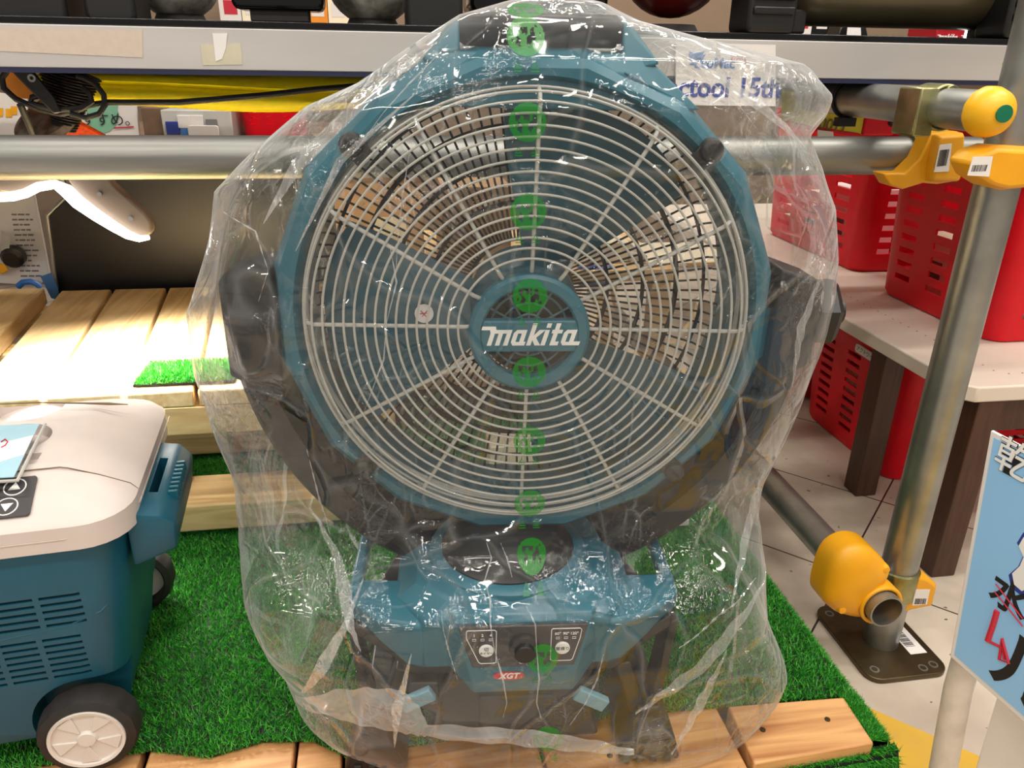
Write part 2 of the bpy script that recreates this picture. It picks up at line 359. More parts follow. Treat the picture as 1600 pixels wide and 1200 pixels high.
def rrect(x0, x1, y0, y1, r, n=6):
    out = []
    for cx, cy, a0 in ((x1-r, y1-r, 0), (x0+r, y1-r, 90), (x0+r, y0+r, 180), (x1-r, y0+r, 270)):
        for i in range(n+1):
            t = math.radians(a0+90*i/n); out.append((cx+r*math.cos(t), cy+r*math.sin(t)))
    return out
def loft(mb, loops):
    """closed loops of equal count, capped at both ends"""
    n = len(loops[0]); vs = [p for l in loops for p in l]; fs = []
    for i in range(len(loops)-1):
        for j in range(n):
            fs.append((i*n+j, i*n+(j+1) % n, (i+1)*n+(j+1) % n, (i+1)*n+j))
    fs += [tuple(range(n))[::-1], tuple((len(loops)-1)*n+j for j in range(n))]
    return mb.add(vs, fs)
def logo_polys():
    """slanted block lettering: m a k i t a"""
    P = []; R = lambda x0, x1, y0, y1: P.append([(x0, y0), (x1, y0), (x1, y1), (x0, y1)])
    W = .27
    # m with a flag to the left
    P.append([(-.62, 1.22), (-.62, 1.0), (-.1, 1.0), (0, .8), (0, 0), (W, 0), (W, .78), (.5, .78), (.5, 0), (.5+W, 0), (.5+W, .78), (1.0, .78), (1.0, 0), (1.0+W, 0), (1.0+W, 1.0), (.3, 1.0), (.2, 1.22)])
    def a(x, tail=0):
        P.append([(x+.16, 1), (x, .8), (x, .2), (x+.16, 0), (x+W+.02, 0), (x+W, .26), (x+W, .74), (x+W+.02, 1)]); R(x+W, x+.5, .78, 1); R(x+W, x+.5, 0, .22); P.append([(x+.5, 0), (x+.5+W, 0), (x+.5+W, 1.0), (x+.5, 1.0)])
        if tail: R(x+.5+W, x+.5+W+tail, 0, .24)
    a(1.42, .12)
    x = 2.42; R(x, x+W, 0, 1.42); P.append([(x+W, .36), (x+W, .64), (x+.52, 1.0), (x+.88, 1.0), (x+.46, .5), (x+.88, 0), (x+.52, 0)])
    x = 3.3; R(x, x+W, 0, 1); R(x, x+W, 1.14, 1.42)
    x = 3.86; R(x, x+W, 0, 1.42); R(x-.12, x, .78, 1); R(x+W, x+.52, .78, 1); R(x+W, x+.5, 0, .24)
    a(4.5, .42)
    return [[(px+.3*py, py) for px, py in p] for p in P]   # spans about -.25 .. 5.75
def logo(name, mtx, width, m, parent=None, depth=.0006):
    k = width/6.0; mb = MB()
    for p in logo_polys():
        pts = [mtx @ Vector(((x-2.72)*k, (y-.55)*k, 0)) for x, y in p]
        mb.prism(pts, (mtx.to_3x3() @ Vector((0, 0, depth))))
    return mb.build(name, m, parent, smooth=0)

# ------------------------------------------------------------------ setting
MB().box((-7, -5, -.05), (9, 3.2, 0)).build('floor', 'floor', kind='structure')
MB().box((-7, 3.0, 0), (9, 3.1, 2.9)).build('wall_back', 'wall', kind='structure')
# yellow vinyl strip: tiles on the near side of the joint x+y = 1.307
mb = MB(); d45 = Vector((1, -1, 0))/math.sqrt(2); q = Vector((.654, .654, .0004)); nrm = Vector((-1, -1, 0))/math.sqrt(2)
mb.prism([q-d45*.9, q+d45*1.3, q+d45*1.3+nrm*.58, q-d45*.9+nrm*.58], (0, 0, .0008)); mb.build('trim_1', 'yellowtile', kind='structure')

# ------------------------------------------------------------------ turf platform
GZ = .15
def turf_blades(n, areas, hmin=.004, hmax=.008):
    """areas: (origin, u, v, normal); blades as thin triangles"""
    allv = []
    tot = sum(Vector(u).cross(Vector(v)).length for _, u, v, _ in areas)
    for o, u, v, nn in areas:
        o = np.array(o); u = np.array(u); v = np.array(v); nn = np.array(nn, float)
        k = int(n*np.linalg.norm(np.cross(u, v))/tot)
        ab = rng.random((k, 2)); base = o+ab[:, :1]*u+ab[:, 1:]*v
        th = rng.random(k)*2*PI; uu = u/np.linalg.norm(u); vv = v/np.linalg.norm(v)
        side = np.cos(th)[:, None]*uu+np.sin(th)[:, None]*vv
        lean = rng.normal(0, .55, (k, 1))*uu+rng.normal(0, .55, (k, 1))*vv
        h = (hmin+rng.random((k, 1))*(hmax-hmin))
        tip = base+(nn+lean)*h*.85
        allv.append(np.stack([base-side*.0006, base+side*.0006, tip], 1).reshape(-1, 3))
    return np.concatenate(allv)
def blades_obj(name, V, parent=None):
    me = bpy.data.meshes.new(name); k = len(V)//3
    me.vertices.add(len(V)); me.vertices.foreach_set('co', V.astype(np.float32).ravel())
    me.loops.add(len(V)); me.loops.foreach_set('vertex_index', np.arange(len(V), dtype=np.int32))
    me.polygons.add(k); me.polygons.foreach_set('loop_start', np.arange(0, len(V), 3, dtype=np.int32)); me.polygons.foreach_set('loop_total', np.full(k, 3, dtype=np.int32))
    me.update(calc_edges=True); me.validate(); me.materials.append(M['turf'])
    o = bpy.data.objects.new(name, me); COL.objects.link(o)
    if parent: o.parent = parent
    o['kind'] = 'stuff'
    return o
tf = thing('artificial_turf', 'green artificial turf covering the low platform under the bagged fan', 'turf', (0, .9, GZ))
mb = MB(); off = Vector((0, .9, GZ))
FE = [(-.95, .60), (-.45, .61), (-.26, .617), (-.20, .60), (-.15, .612), (-.10, .606), (-.06, .578), (.0, .585), (.10, .588), (.22, .592), (.30, .590), (.472, .583), (.49, .575)]
top = [Vector((x, y, GZ)) for x, y in FE]+[Vector((.49, 1.5, GZ)), Vector((-.95, 1.5, GZ))]
mb.prism([p-off+Vector((0, .004, 0)) for p in top], (0, 0, -.003))
mb.build('turf_backing', 'backmat', tf)
# right side flap rolling over the pallet edge, front flap below the bare board
mb = MB(); prof = [(.487, .150), (.496, .146), (.501, .136), (.503, .12), (.505, .0)]
for i in range(len(prof)-1):
    (x0, z0), (x1, z1) = prof[i], prof[i+1]
    mb.add([Vector((x0, .525, z0))-off, Vector((x0, 1.5, z0))-off, Vector((x1, 1.5, z1))-off, Vector((x1, .525, z1))-off], [(0, 1, 2, 3)])
prof = [(.505, .142), (.497, .138), (.492, .12), (.488, 0)]
for i in range(len(prof)-1):
    (y0, z0), (y1, z1) = prof[i], prof[i+1]
    mb.add([Vector((.08, y0, z0))-off, Vector((.503, y0+.02, z0))-off, Vector((.505, y1+.02, z1))-off, Vector((.08, y1, z1))-off], [(0, 1, 2, 3)])
mb.build('turf_flap', 'backmat', tf)
areas = []
for i in range(len(FE)-1):
    (x0, y0), (x1, y1) = FE[i], FE[i+1]
    areas.append(((x0, y0, GZ), (x1-x0, y1-y0, 0), (0, 1.35-max(y0, y1), 0), (0, 0, 1)))
V1 = turf_blades(330000, [a for a in areas if a[0][0] > -.5])
V2 = turf_blades(40000, [((.488, .53, .149), (.008, 0, -.004), (0, .7, 0), (.5, 0, .85)), ((.496, .53, .145), (.006, 0, -.015), (0, .7, 0), (.85, 0, .5)), ((.503, .53, .13), (.002, 0, -.10), (0, .6, 0), (1, 0, .1))])
V3 = turf_blades(45000, [((.08, .505, .142), (.423, .02, 0), (0, -.008, -.004), (0, -.6, .8)), ((.08, .494, .136), (.423, .02, 0), (0, -.004, -.10), (0, -1, .15))])
V4 = turf_blades(6000, [((.473, .525, .15), (.02, 0, -.002), (0, .06, 0), (.3, 0, 1))])
blades_obj('grass_pile', np.concatenate([V1, V2, V3, V4])-np.array([0, .9, GZ]), tf)

# brown pallet under it
pl = thing('shipping_pallet', 'weathered brown wooden pallet whose bare front boards show below the turf', 'pallet', (0, .9, 0))
po = Vector((0, .9, 0))
def board(x0, x1, y0, y1, z0, z1, name='deck_board', m='oldwood', jag=False):
    mb = MB().box(Vector((x0, y0, z0))-po, Vector((x1, y1, z1))-po); return mb.build(name, m, pl, bevel=.002)
board(-.262, -.118, .50, .632, .128, .1452); board(-.114, -.07, .50, .632, .128, .1445); board(-.066, .13, .50, .632, .128, .1452); board(.134, .334, .505, .632, .128, .1452)
mb = MB(); mb.hull([Vector(p)-po for p in ((.338, .512, .128), (.472, .518, .128), (.475, .580, .128), (.342, .586, .128), (.338, .512, .155), (.472, .518, .155), (.475, .580, .155), (.342, .586, .155))]); mb.build('deck_board', 'oldwood', pl, bevel=.002)
board(-.9, .47, .64, 1.48, .128, .145, 'deck_board'); board(-.9, -.27, .50, .632, .128, .1452)
for y in (.52, .95, 1.4): board(-.9, .47, y, y+.07, .02, .126, 'stringer')
board(-.9, .47, .52, 1.47, .0, .019, 'bottom_board')
for x, y in ((-.235, .555), (-.14, .545), (-.03, .56), (.06, .55), (.365, .55), (.44, .553), (.20, .55)):
    MB().lathe([(0, -.001), (.0032, -.001), (.003, .0010), (0, .0012)], Vector((x, y, .1452 if x < .33 else .155))-po, n=10).build('nail', 'rustplate', pl)

# ------------------------------------------------------------------ light pine pallet with its planks
TH = math.radians(5)
lp = thing('pine_pallet', 'pale pine slatted pallet bench brightly lit behind the cooler box', 'pallet', (-.3, 1.0, GZ+.011))
lo = Vector((-.3, 1.0, GZ+.011))
DZ = .384
def lplank(xf0, xf1, xb0, xb1, y0, y1, z0, z1, name, m):
    pts = [Vector((xf0, y0, z)) for z in (z0, z1)]+[Vector((xf1, y0, z)) for z in (z0, z1)]+[Vector((xb0, y1, z)) for z in (z0, z1)]+[Vector((xb1, y1, z)) for z in (z0, z1)]
    MB().hull([p-lo for p in pts]).build(name, m, lp, bevel=.003)
xs_f = [-.90, -.705, -.545, -.451, -.353, -.262, -.17, -.075, .02]; sh = -.065
gaps = [.002, .03, .004, .005, .004, .004, .004, .004]
for i in range(len(xs_f)-1):
    g = .003
    x0, x1 = xs_f[i]+g, xs_f[i+1]-g
    if i == 1: x1 -= .022
    zt = DZ+(.006 if i == 1 else 0)
    lplank(x0, x1, x0+sh, x1+sh, .995, 1.512, DZ-.024, zt, 'deck_plank', 'pine_y')
for y in (.999, 1.24, 1.45): lplank(-.95, .0, -.955, -.0, y, y+.05, .316, DZ-.025, 'stringer', 'pine_x')
for y in (.999, 1.24, 1.45): lplank(-.95, .0, -.955, -.0, y, y+.09, GZ+.0115, .205, 'bottom_plank', 'pine_x')
for y in (1.0, 1.24, 1.45):
    for x in (-.8, -.08): lplank(x, x+.07, x, x+.07, y+.002, y+.06, .206, .315, 'pallet_block', 'pine_x')
# turf scrap lying on its front edge
ts = thing('turf_swatch', 'small square scrap of bright green turf on the edge of the pine pallet', 'turf', (-.27, 1.05, DZ))
MB().box((-.075, -.035, .0005), (.055, .05, .004)).build('turf_backing', 'backmat', ts)
blades_obj('grass_pile', turf_blades(9000, [((-.075, -.035, .004), (.13, 0, 0), (0, .085, 0), (0, 0, 1))], .004, .009), ts)

# ------------------------------------------------------------------ the fan
FC = Vector((.118, .619, .585)); FB = FC.z-GZ     # disc centre, height above platform
fan = thing('industrial_fan', 'large teal industrial fan with round wire guard wrapped in clear plastic', 'fan', (FC.x, FC.y, GZ), math.radians(-5.8))
def L(a, b, c): return Vector((a, -c, b+FB))
AX = Vector((0, -1, 0))      # towards the viewer in the fan's frame
RO = math.radians(-1.2)
def circ(r, c, n=120, b0=0): return [L(r*math.cos(2*PI*i/n), b0+r*math.sin(2*PI*i/n), c) for i in range(n)]
mb = MB()
for k in range(15): mb.tube(circ(.0615+.0088*k, .0012), .00112, 6, closed=True)
for r, c in ((.1915, -.006), (.1945, -.016), (.196, -.028), (.1965, -.040)): mb.tube(circ(r, c), .00135, 6, closed=True)
mb.tube(circ(.1985, -.048), .0022, 6, closed=True)
for k in range(12):
    t = PI/2-k*PI/6+RO; cs, sn = math.cos(t), math.sin(t)
    mb.tube([L(.049*cs, .049*sn, -.004), L(.056*cs, .056*sn, -.0012), L(.184*cs, .184*sn, -.0012), L(.190*cs, .190*sn, -.006), L(.1965*cs, .1965*sn, -.028)], .0018, 8)
mb.build('front_guard', 'wire', fan)
# hub cover
def annulus(mb, r0, r1, c0, c1, a0, a1, n, b0):
    P1 = [(r1*math.cos(a0+(a1-a0)*i/n), r1*math.sin(a0+(a1-a0)*i/n)) for i in range(n+1)]
    P0 = [(r0*math.cos(a0+(a1-a0)*i/n), r0*math.sin(a0+(a1-a0)*i/n)) for i in range(n+1)]
    for i in range(n):
        mb.prism([L(x, y+b0, c0) for x, y in (P0[i], P1[i], P1[i+1], P0[i+1])], (0, -(c1-c0), 0))
HB = -.0045
mb = MB(); mb.lathe([(.0405, -.006), (.0405, .002), (.0425, .0045), (.0495, .0045), (.0525, .001), (.0525, -.008), (.0405, -.008)], L(0, HB, 0), AX, 64, close=True)
hub = mb.build('hub_cover', 'teal', fan, smooth=30)
mb = MB(); h = .0142; ch = math.sqrt(.042**2-h*h); N_ = 12
pts = []
for i in range(N_+1):
    t = -math.asin(h/.042)+2*math.asin(h/.042)*i/N_; pts.append((.042*math.cos(t), .042*math.sin(t)))
pts2 = [(-x, -y) for x, y in pts]
mb.prism([L(x, y+HB-.001, .0062) for x, y in pts+pts2], (0, .010, 0)); mb.build('logo_band', 'teal', hub, bevel=.0015)
mb = MB()
for r in (.014, .024, .034): mb.tube([p for p in circ(r, -.010, 48, HB)], .0011, 6, closed=True)
for k in range(12):
    t = k*PI/6; mb.tube([L(.004*math.cos(t), HB+.004*math.sin(t), -.010), L(.0415*math.cos(t), HB+.0415*math.sin(t), -.010)], .0011, 6)
mb.build('hub_grille', 'wiredim', hub)
MB().lathe([(0, 0), (.0412, 0), (.0412, -.003), (0, -.003)], L(0, HB, -.0135), AX, 48).build('hub_dark_plate', 'guardblack', hub)  # black plate added so the hub openings look dark
logo('logo_lettering', frame(L(.001, HB-.001, .0063), (1, 0, 0), (0, 0, 1)), .084, 'white', hub)
# blades and motor
mb = MB(); mb.lathe([(0, -.028), (.035, -.028), (.047, -.034), (.05, -.045), (.05, -.10), (.04, -.112), (0, -.112)], L(0, 0, 0), AX, 40); mb.build('motor_hub', 'teal_dark', fan)
for k, cdeg in enumerate((66, 186, 306)):
    mb = MB(); nr, na = 12, 14; vs = []; fs = []
    for side in (0, 1):
        for i in range(nr+1):
            r = .046+(.186-.046)*i/nr; hw = math.radians(31)*(1-.10*(1-i/nr)+.06*math.sin(PI*i/nr))
            for j in range(na+1):
                s_ = -1+2*j/na; rr = r if i < nr else r-.010*abs(s_)**3
                t = math.radians(cdeg)+hw*s_
                c = -.068+.021*s_*(1-.25*i/nr)+.004*(1-s_*s_)-side*.0028
                vs.append(L(rr*math.cos(t), rr*math.sin(t), c))
    n1 = (nr+1)*(na+1)
    for i in range(nr):
        for j in range(na):
            a = i*(na+1)+j; fs.append((a, a+1, a+na+2, a+na+1)); fs.append((a+n1, a+na+1+n1, a+na+2+n1, a+1+n1))
    rim = [j for j in range(na+1)]+[i*(na+1)+na for i in range(1, nr+1)]+[nr*(na+1)+j for j in range(na-1, -1, -1)]+[i*(na+1) for i in range(nr-1, 0, -1)]
    for i in range(len(rim)):
        a, b = rim[i], rim[(i+1) % len(rim)]; fs.append((a, a+n1, b+n1, b))
    mb.add(vs, fs); bl = mb.build('blade', 'blade', fan)
    if k == 1:
        st = MB().lathe([(0, 0), (.0088, 0), (.0088, .0006), (0, .0006)], L(-.0935, -.006, -.0612), (AX+Vector((-.02, 0, .16))), 28).build('round_sticker', 'paper', bl, label='white round sticker with a red mark')
        m2 = MB()
        for a, b in (((-.003, .003), (.003, -.004)), ((.003, .003), (-.002, -.003)), ((-.004, 0), (.004, .001))):
            m2.tube([L(-.0935+a[0], -.006+a[1], -.0603), L(-.0935+b[0], -.006+b[1], -.0603)], .0004, 5)
        m2.build('red_mark', 'redink', bl)
# rear guard
mb = MB()
for k in range(104):
    t = 2*PI*k/104; cs, sn = math.cos(t), math.sin(t)
    mb.tube([L(.052*cs, .052*sn, -.118), L(.19*cs, .19*sn, -.118), L(.203*cs, .203*sn, -.105)], .0011, 4)
for r, wd in ((.052, .002), (.088, .0022), (.124, .0022), (.158, .0026), (.186, .0018), (.203, .002)): mb.tube(circ(r, -.118 if r < .2 else -.105), wd, 6, closed=True)
mb.build('rear_guard', 'guardblack', fan)
# shroud ring, faceted outside
def facet(r, t):
    if r < .2085: return r
    u = (t+PI/16) % (PI/8)-PI/16; return r*(math.cos(PI/16)/math.cos(u))*1.012
mb = MB(); mb.lathe([(.1995, -.022), (.203, -.014), (.2095, -.014), (.2165, -.022), (.2245, -.046), (.2255, -.098), (.216, -.122), (.206, -.124), (.2, -.118)], L(0, 0, 0), AX, 96, close=True, rfun=facet)
shr = mb.build('shroud', 'teal', fan, smooth=20)
for a, b in ((-.2, -.02), (.2, -.02)):       # side gussets
    s_ = 1 if a > 0 else -1
    MB().hull([L(s_*.205, b-.035, -.03), L(s_*.205, b+.035, -.03), L(s_*.232, b-.022, -.045), L(s_*.232, b+.022, -.045), L(s_*.205, b-.035, -.11), L(s_*.205, b+.035, -.11), L(s_*.232, b-.022, -.10), L(s_*.232, b+.022, -.10)]).build('side_gusset', 'teal', shr, bevel=.002)
for deg in (134, 45.5, -46, -137):
    t = math.radians(deg); e = Vector((math.cos(t), 0, math.sin(t))); tv = Vector((-math.sin(t), 0, math.cos(t)))
    mb = MB(); o = L(.2075*math.cos(t), .2075*math.sin(t), -.014)
    mb.lathe([(0, .010), (.006, .0098), (.0092, .0075), (.010, .003), (.010, -.004), (0, -.004)], o, AX, 24)
    mb.hull([o-e*.016+tv*s*.008+AX*z for s in (-1, 1) for z in (-.004, .003)]+[o+tv*s*.0095+AX*z for s in (-1, 1) for z in (-.004, .004)])
    k_ = mb.build('guard_clip', 'black', shr, bevel=.0008)
    MB().hull([o+AX*.0102+e*x*.008+tv*y*.0012 for x in (-1, 1) for y in (-1, 1)]+[o+AX*.0092+e*x*.0085+tv*y*.0014 for x in (-1, 1) for y in (-1, 1)]).build('clip_slot', 'hole_shade', k_)
# carrying handle on top
mb = MB(); N_ = 24
loops = []
for a in (-.058, -.054, .068, .072):
    ins = .003 if a in (-.058, .072) else 0
    loops.append([L(a, .2355+(.0125-ins)*math.sin(2*PI*i/N_)*1.0, -.056+(.019-ins)*math.cos(2*PI*i/N_)) for i in range(N_)])
loft(mb, loops); grip = mb.build('carry_handle', 'black', fan, smooth=50)
for s_, a in ((-1, -.058), (1, .072)):
    MB().hull([L(a+s_*x, b, c) for x, b, c in ((0, .243, -.042), (0, .243, -.072), (.010, .238, -.044), (.010, .238, -.072), (.030, .212, -.03), (.030, .212, -.09), (0, .205, -.028), (0, .205, -.09))]).build('handle_mount', 'teal', fan, bevel=.002)
MB().hull([L(a, b, c) for a, b, c in ((-.128, .180, -.03), (.138, .178, -.03), (-.128, .184, -.09), (.138, .182, -.09), (-.078, .219, -.034), (.090, .219, -.034), (-.078, .222, -.09), (.090, .222, -.09), (-.06, .205, -.021), (.07, .205, -.021), (-.11, .178, -.024), (.12, .176, -.024))]).build('top_bridge', 'teal', fan, bevel=.002)
# black yoke
def arc_band(outer, inner, c0, c1, d0, d1, n=64):
    mb = MB(); loops = []
    for i in range(n+1):
        t = math.radians(d0+(d1-d0)*i/n); cs, sn = math.cos(t), math.sin(t)
        po_, pi_ = (outer[0]*cs, outer[1]*sn), (inner[0]*cs, inner[1]*sn)
        ch_ = .006; dx, dy = po_[0]-pi_[0], po_[1]-pi_[1]
        loops.append([L(pi_[0], pi_[1], c0), L(pi_[0]+dx*.12, pi_[1]+dy*.12, c1), L(po_[0]-dx*.25, po_[1]-dy*.25, c1), L(po_[0], po_[1], c1-.014), L(po_[0], po_[1], c0)])
    return loft(mb, loops)
mb = arc_band((.272, .300), (.236, .255), -.085, -.034, 176, 360, 72)
yk = mb.build('yoke', 'black', fan, smooth=30)
MB().hull([L(-.272, b, c) for b in (-.06, .03) for c in (-.08, -.04)]+[L(-.222, b, c) for b in (-.08, .045) for c in (-.09, -.03)]+[L(-.268, .036, -.05), L(-.268, .036, -.08), L(-.24, .048, -.05), L(-.24, .048, -.08)]).build('pivot_boss', 'black', yk, bevel=.003)
MB().hull([L(.272, b, c) for b in (-.05, .03) for c in (-.09, -.035)]+[L(.228, b, c) for b in (-.07, .045) for c in (-.095, -.03)]).build('pivot_boss', 'black', yk, bevel=.003)
mb = MB(); mb.lathe([(0, 0), (.02, 0), (.031, .003), (.032, .02), (.027, .026), (.012, .027), (.012, .036), (0, .037)], L(.268, -.004, -.06), (1, 0, 0), 18, rfun=lambda r, t: r*(1+.07*math.cos(6*t)) if r > .02 else r)
mb.build('tilt_knob', 'black', yk, smooth=30)
# neck and turntable
NK = L(-.0145, -.243, -.025)
mb = MB(); mb.lathe([(.066, 0), (.066, .006), (.062, .010), (.06, .016), (.05, .024), (.034, .03), (.0, .031)], NK, (0, 0, 1), 48); nk = mb.build('turntable_neck', 'black', fan)
MB().hull([L(a, b, c) for a, b in ((-.075, -.243), (.055, -.243), (-.05, -.292), (.035, -.292)) for c in (-.085, -.02)]+[L(-.05, -.247, .005), L(.03, -.247, .005), L(-.035, -.235, -.012), L(.02, -.235, -.012)]).build('yoke_saddle', 'black', nk, bevel=.004)
mb = MB(); mb.lathe([(.067, -.004), (.080, -.004), (.079, .002), (.074, .005), (.067, .005)], NK, (0, 0, 1), 56, close=True); mb.build('turntable_collar', 'teal', fan)
# base housing
B0 = -.010
def both(pts): return [L(B0+s*a, b, c) for (a, b, c) in pts for s in (-1, 1)]
hs = MB().hull(both([(.092, -.243, .025), (.092, -.243, -.16), (.062, -.243, .052), (.114, -.260, .03), (.114, -.260, -.165), (.082, -.260, .066), (.112, -.325, -.16), (.085, -.322, .056), (.105, -.318, .05)])).build('base_housing', 'teal', fan, bevel=.003, smooth=25)
for s in (-1, 1):
    MB().hull([L(B0+s*a, b, c) for a, b, c in ((.158, -.255, .034), (.158, -.255, .006), (.158, -.276, .032), (.158, -.276, .006), (.128, -.262, .058), (.095, -.264, .064), (.095, -.258, .004), (.130, -.256, .03), (.101, -.320, .055), (.085, -.322, .058), (.095, -.32, .01), (.085, -.265, .064))]).build('base_wing', 'teal', hs, bevel=.004, smooth=25)
for s in (-1, 1):
    mb = MB()
    mb.hull([L(B0+s*a, b, c) for a in (.147, .158) for b in (-.253, -.268) for c in (.02, -.085)])
    mb.hull([L(B0+s*a, b, c) for a in (.105, .158) for b in (-.251, -.268) for c in (-.068, -.092)])
    mb.build('base_handle', 'teal', hs, bevel=.003)
# fascia
MB().hull([L(a, b, c) for a, b, c in ((-.074, -.246, .058), (.064, -.246, .058), (-.068, -.248, .070), (.058, -.248, .070), (-.066, -.254, .074), (.057, -.254, .074), (-.078, -.312, .056), (.069, -.312, .056), (-.052, -.320, .076), (.044, -.320, .076), (-.054, -.345, .058), (.050, -.345, .058), (-.05, -.336, .074), (.043, -.336, .074))]).build('fascia', 'teal', hs, bevel=.0015, smooth=20)
def LP(a, b, c): return L(a, b+.013, c)
cp = MB().hull([LP(a, b, c) for a, b, z in ((-.064, -.269, 0), (.054, -.269, 0), (.052, -.279, 0), (.043, -.316, 0), (-.051, -.316, 0), (-.062, -.279, 0)) for c in (.060, .0775)]).build('control_panel', 'panelgrey', fan, bevel=.001, smooth=20)
PF = .0779
def panel_outline(pts):
    mb = MB(); n = len(pts)
    mb.tube([LP(a, b, PF) for a, b in pts], .0004, 5, closed=True); return mb.build('outline', 'white', cp)
panel_outline([(-.0555, -.2725), (-.031, -.2725), (-.0295, -.274), (-.0295, -.309), (-.031, -.3105), (-.0435, -.3105), (-.0455, -.309), (-.0565, -.281), (-.0565, -.274)])
panel_outline([(.0215, -.2725), (.0465, -.2725), (.048, -.274), (.047, -.283), (.041, -.308), (.039, -.3095), (.0225, -.3095), (.0205, -.308), (.0205, -.274)])
for a in (-.0495, -.042, -.0345, .0265, .034, .0415):
    mb = MB(); mb.tube([LP(a+x*.0016, -.2832+y*.001, PF) for x, y in ((-1, -1), (1, -1), (1, 1), (-1, 1))], .0003, 4, closed=True); mb.build('indicator', 'white', cp)
for s_, a in (('1', -.0495), ('2', -.042), ('4', -.0345), ('60°', .0265), ('90°', .034), ('120°', .0415)):
    text('lettering', s_, .0042, frame(LP(a, -.2783, PF), (1, 0, 0), (0, 0, 1)), 'white', cp, .0001, bold=.00008)
for a, b, t1, t2 in ((-.0385, -.2955, '切', 'タイマー'), (.0312, -.2945, '首振り', '')):
    bt = MB().lathe([(0, .0014), (.0062, .0014), (.0068, .0008), (.0068, -.001), (0, -.001)], LP(a, b, PF), AX, 28).build('button', 'white', cp)
    if t2:
        text('lettering', t1, .0046, frame(LP(a, b+.0022, PF+.0016), (1, 0, 0), (0, 0, 1)), 'ink', bt, .0001); text('lettering', t2, .0031, frame(LP(a, b-.0022, PF+.0016), (1, 0, 0), (0, 0, 1)), 'ink', bt, .0001)
    else: text('lettering', t1, .0043, frame(LP(a, b, PF+.0016), (1, 0, 0), (0, 0, 1)), 'ink', bt, .0001)
mb = MB(); mb.lathe([(0, .014), (.0085, .014), (.0095, .013), (.0095, .0075), (.0128, .0065), (.0138, .004), (.0138, 0), (0, 0)], LP(-.004, -.291, PF-.001), AX, 40, rfun=lambda r, t: r*(1+.025*math.cos(12*t)) if r > .012 else r)
kb = mb.build('speed_knob', 'black', cp)
MB().box(LP(-.0047, -.3035, PF+.0058), LP(-.0033, -.2995, PF+.0070)).build('knob_pointer', 'white', kb)
text('lettering', 'OFF', .0052, frame(LP(-.004, -.3105, PF), (1, 0, 0), (0, 0, 1)), 'white', cp, .0001)
# badge
bd = MB().prism([LP(-.0175+.0145*x+.0025*y*0, -.3275+y*.0047, .0755) for x, y in [(math.cos(2*PI*i/32)*abs(math.cos(2*PI*i/32))**-.3 if abs(math.cos(2*PI*i/32)) > .01 else 0, math.sin(2*PI*i/32)) for i in range(32)]], (0, -.0012, 0)).build('badge', 'brandred', hs)
text('lettering', 'XGT', .0088, frame(LP(-.0175, -.3275, .0768), (1, 0, 0), (0, 0, 1)), 'white', bd, .0002, shear=.25, bold=.0003)
# black lower body, skirts, feet
lb = MB().hull(both([(.095, -.322, .048), (.15, -.283, .025), (.105, -.336, .045), (.11, -.30, -.15), (.10, -.335, -.15), (.095, -.336, .05)])).build('skirt', 'black', fan, bevel=.002)
MB().hull(both([(.06, -.33, .056), (.07, -.345, .062), (.085, -.41, .06), (.08, -.418, .05), (.085, -.41, -.13), (.07, -.33, -.14), (.08, -.418, -.12)])).build('battery_housing', 'black', fan, bevel=.003)
MB().hull([L(a, b, c) for a, b in ((-.045, -.35), (.028, -.35), (.028, -.405), (-.045, -.405)) for c in (.05, .066)]).build('battery_door', 'black', fan, bevel=.003)
for s_, a, b, rot in ((-1, -.104, -.352, 28), (1, .064, -.358, -30)):
    t = math.radians(rot); X = Vector((math.cos(t), 0, math.sin(t))); Y = Vector((-math.sin(t), 0, math.cos(t))); o = L(a, b, .066)
    mb = MB(); mb.hull([o+X*x*.017+Y*y*.0075+AX*z for x in (-1, 1) for y in (-1, 1) for z in (-.006, .002)]); mb.build('latch', 'teal_light', fan, bevel=.0015, label='pale teal latch')
    MB().hull([L(a-s_*.02, b+.02, .03), L(a+s_*.01, b+.02, .03), L(a-s_*.02, b-.03, .03), L(a+s_*.01, b-.02, .03), L(a-s_*.02, b+.015, .06), L(a+s_*.008, b+.015, .06), L(a-s_*.02, b-.025, .06), L(a+s_*.008, b-.01, .06)]).build('latch_mount', 'black', fan, bevel=.002)
for s in (-1, 1):
    X = lambda a: B0+s*a
    lg = MB().hull([L(X(a), b, c) for a, b in ((.105, -.435), (.168, -.435), (.160, -.405), (.118, -.405)) for c in (.072, -.03)]+[L(X(a), -.40, c) for a in (.122, .152) for c in (.06, -.02)]).build('foot', 'black', fan, bevel=.003)
    for i in range(4): MB().box(L(X(.112)+s*i*.014-.0035, -.4345, .069), L(X(.112)+s*i*.014+.0035, -.426, .0745)).build('foot_tooth', 'rubber', lg, bevel=.001)
    MB().hull([L(X(a), b, c) for a, b in ((.105, -.435), (.165, -.435), (.15, -.405), (.12, -.405)) for c in (-.17, -.09)]).build('foot', 'black', fan, bevel=.003)
    MB().hull([L(X(a), -.41+b, c) for a in (.125, .15) for b in (0, .022) for c in (.05, -.15)]).build('foot_rail', 'black', fan, bevel=.003)
    mb = MB()
    mb.hull([L(X(a), b, c) for a, b in ((.150, -.285), (.158, -.28), (.148, -.41), (.136, -.41)) for c in (.045, .015)])
    mb.hull([L(X(a), b, c) for a, b in ((.100, -.335), (.115, -.332), (.135, -.40), (.120, -.40)) for c in (.045, .015)])
    mb.hull([L(X(a), b, c) for a, b in ((.100, -.33), (.15, -.29), (.15, -.275), (.1, -.315)) for c in (.045, .015)])
    mb.build('leg_frame', 'black', fan, bevel=.002)

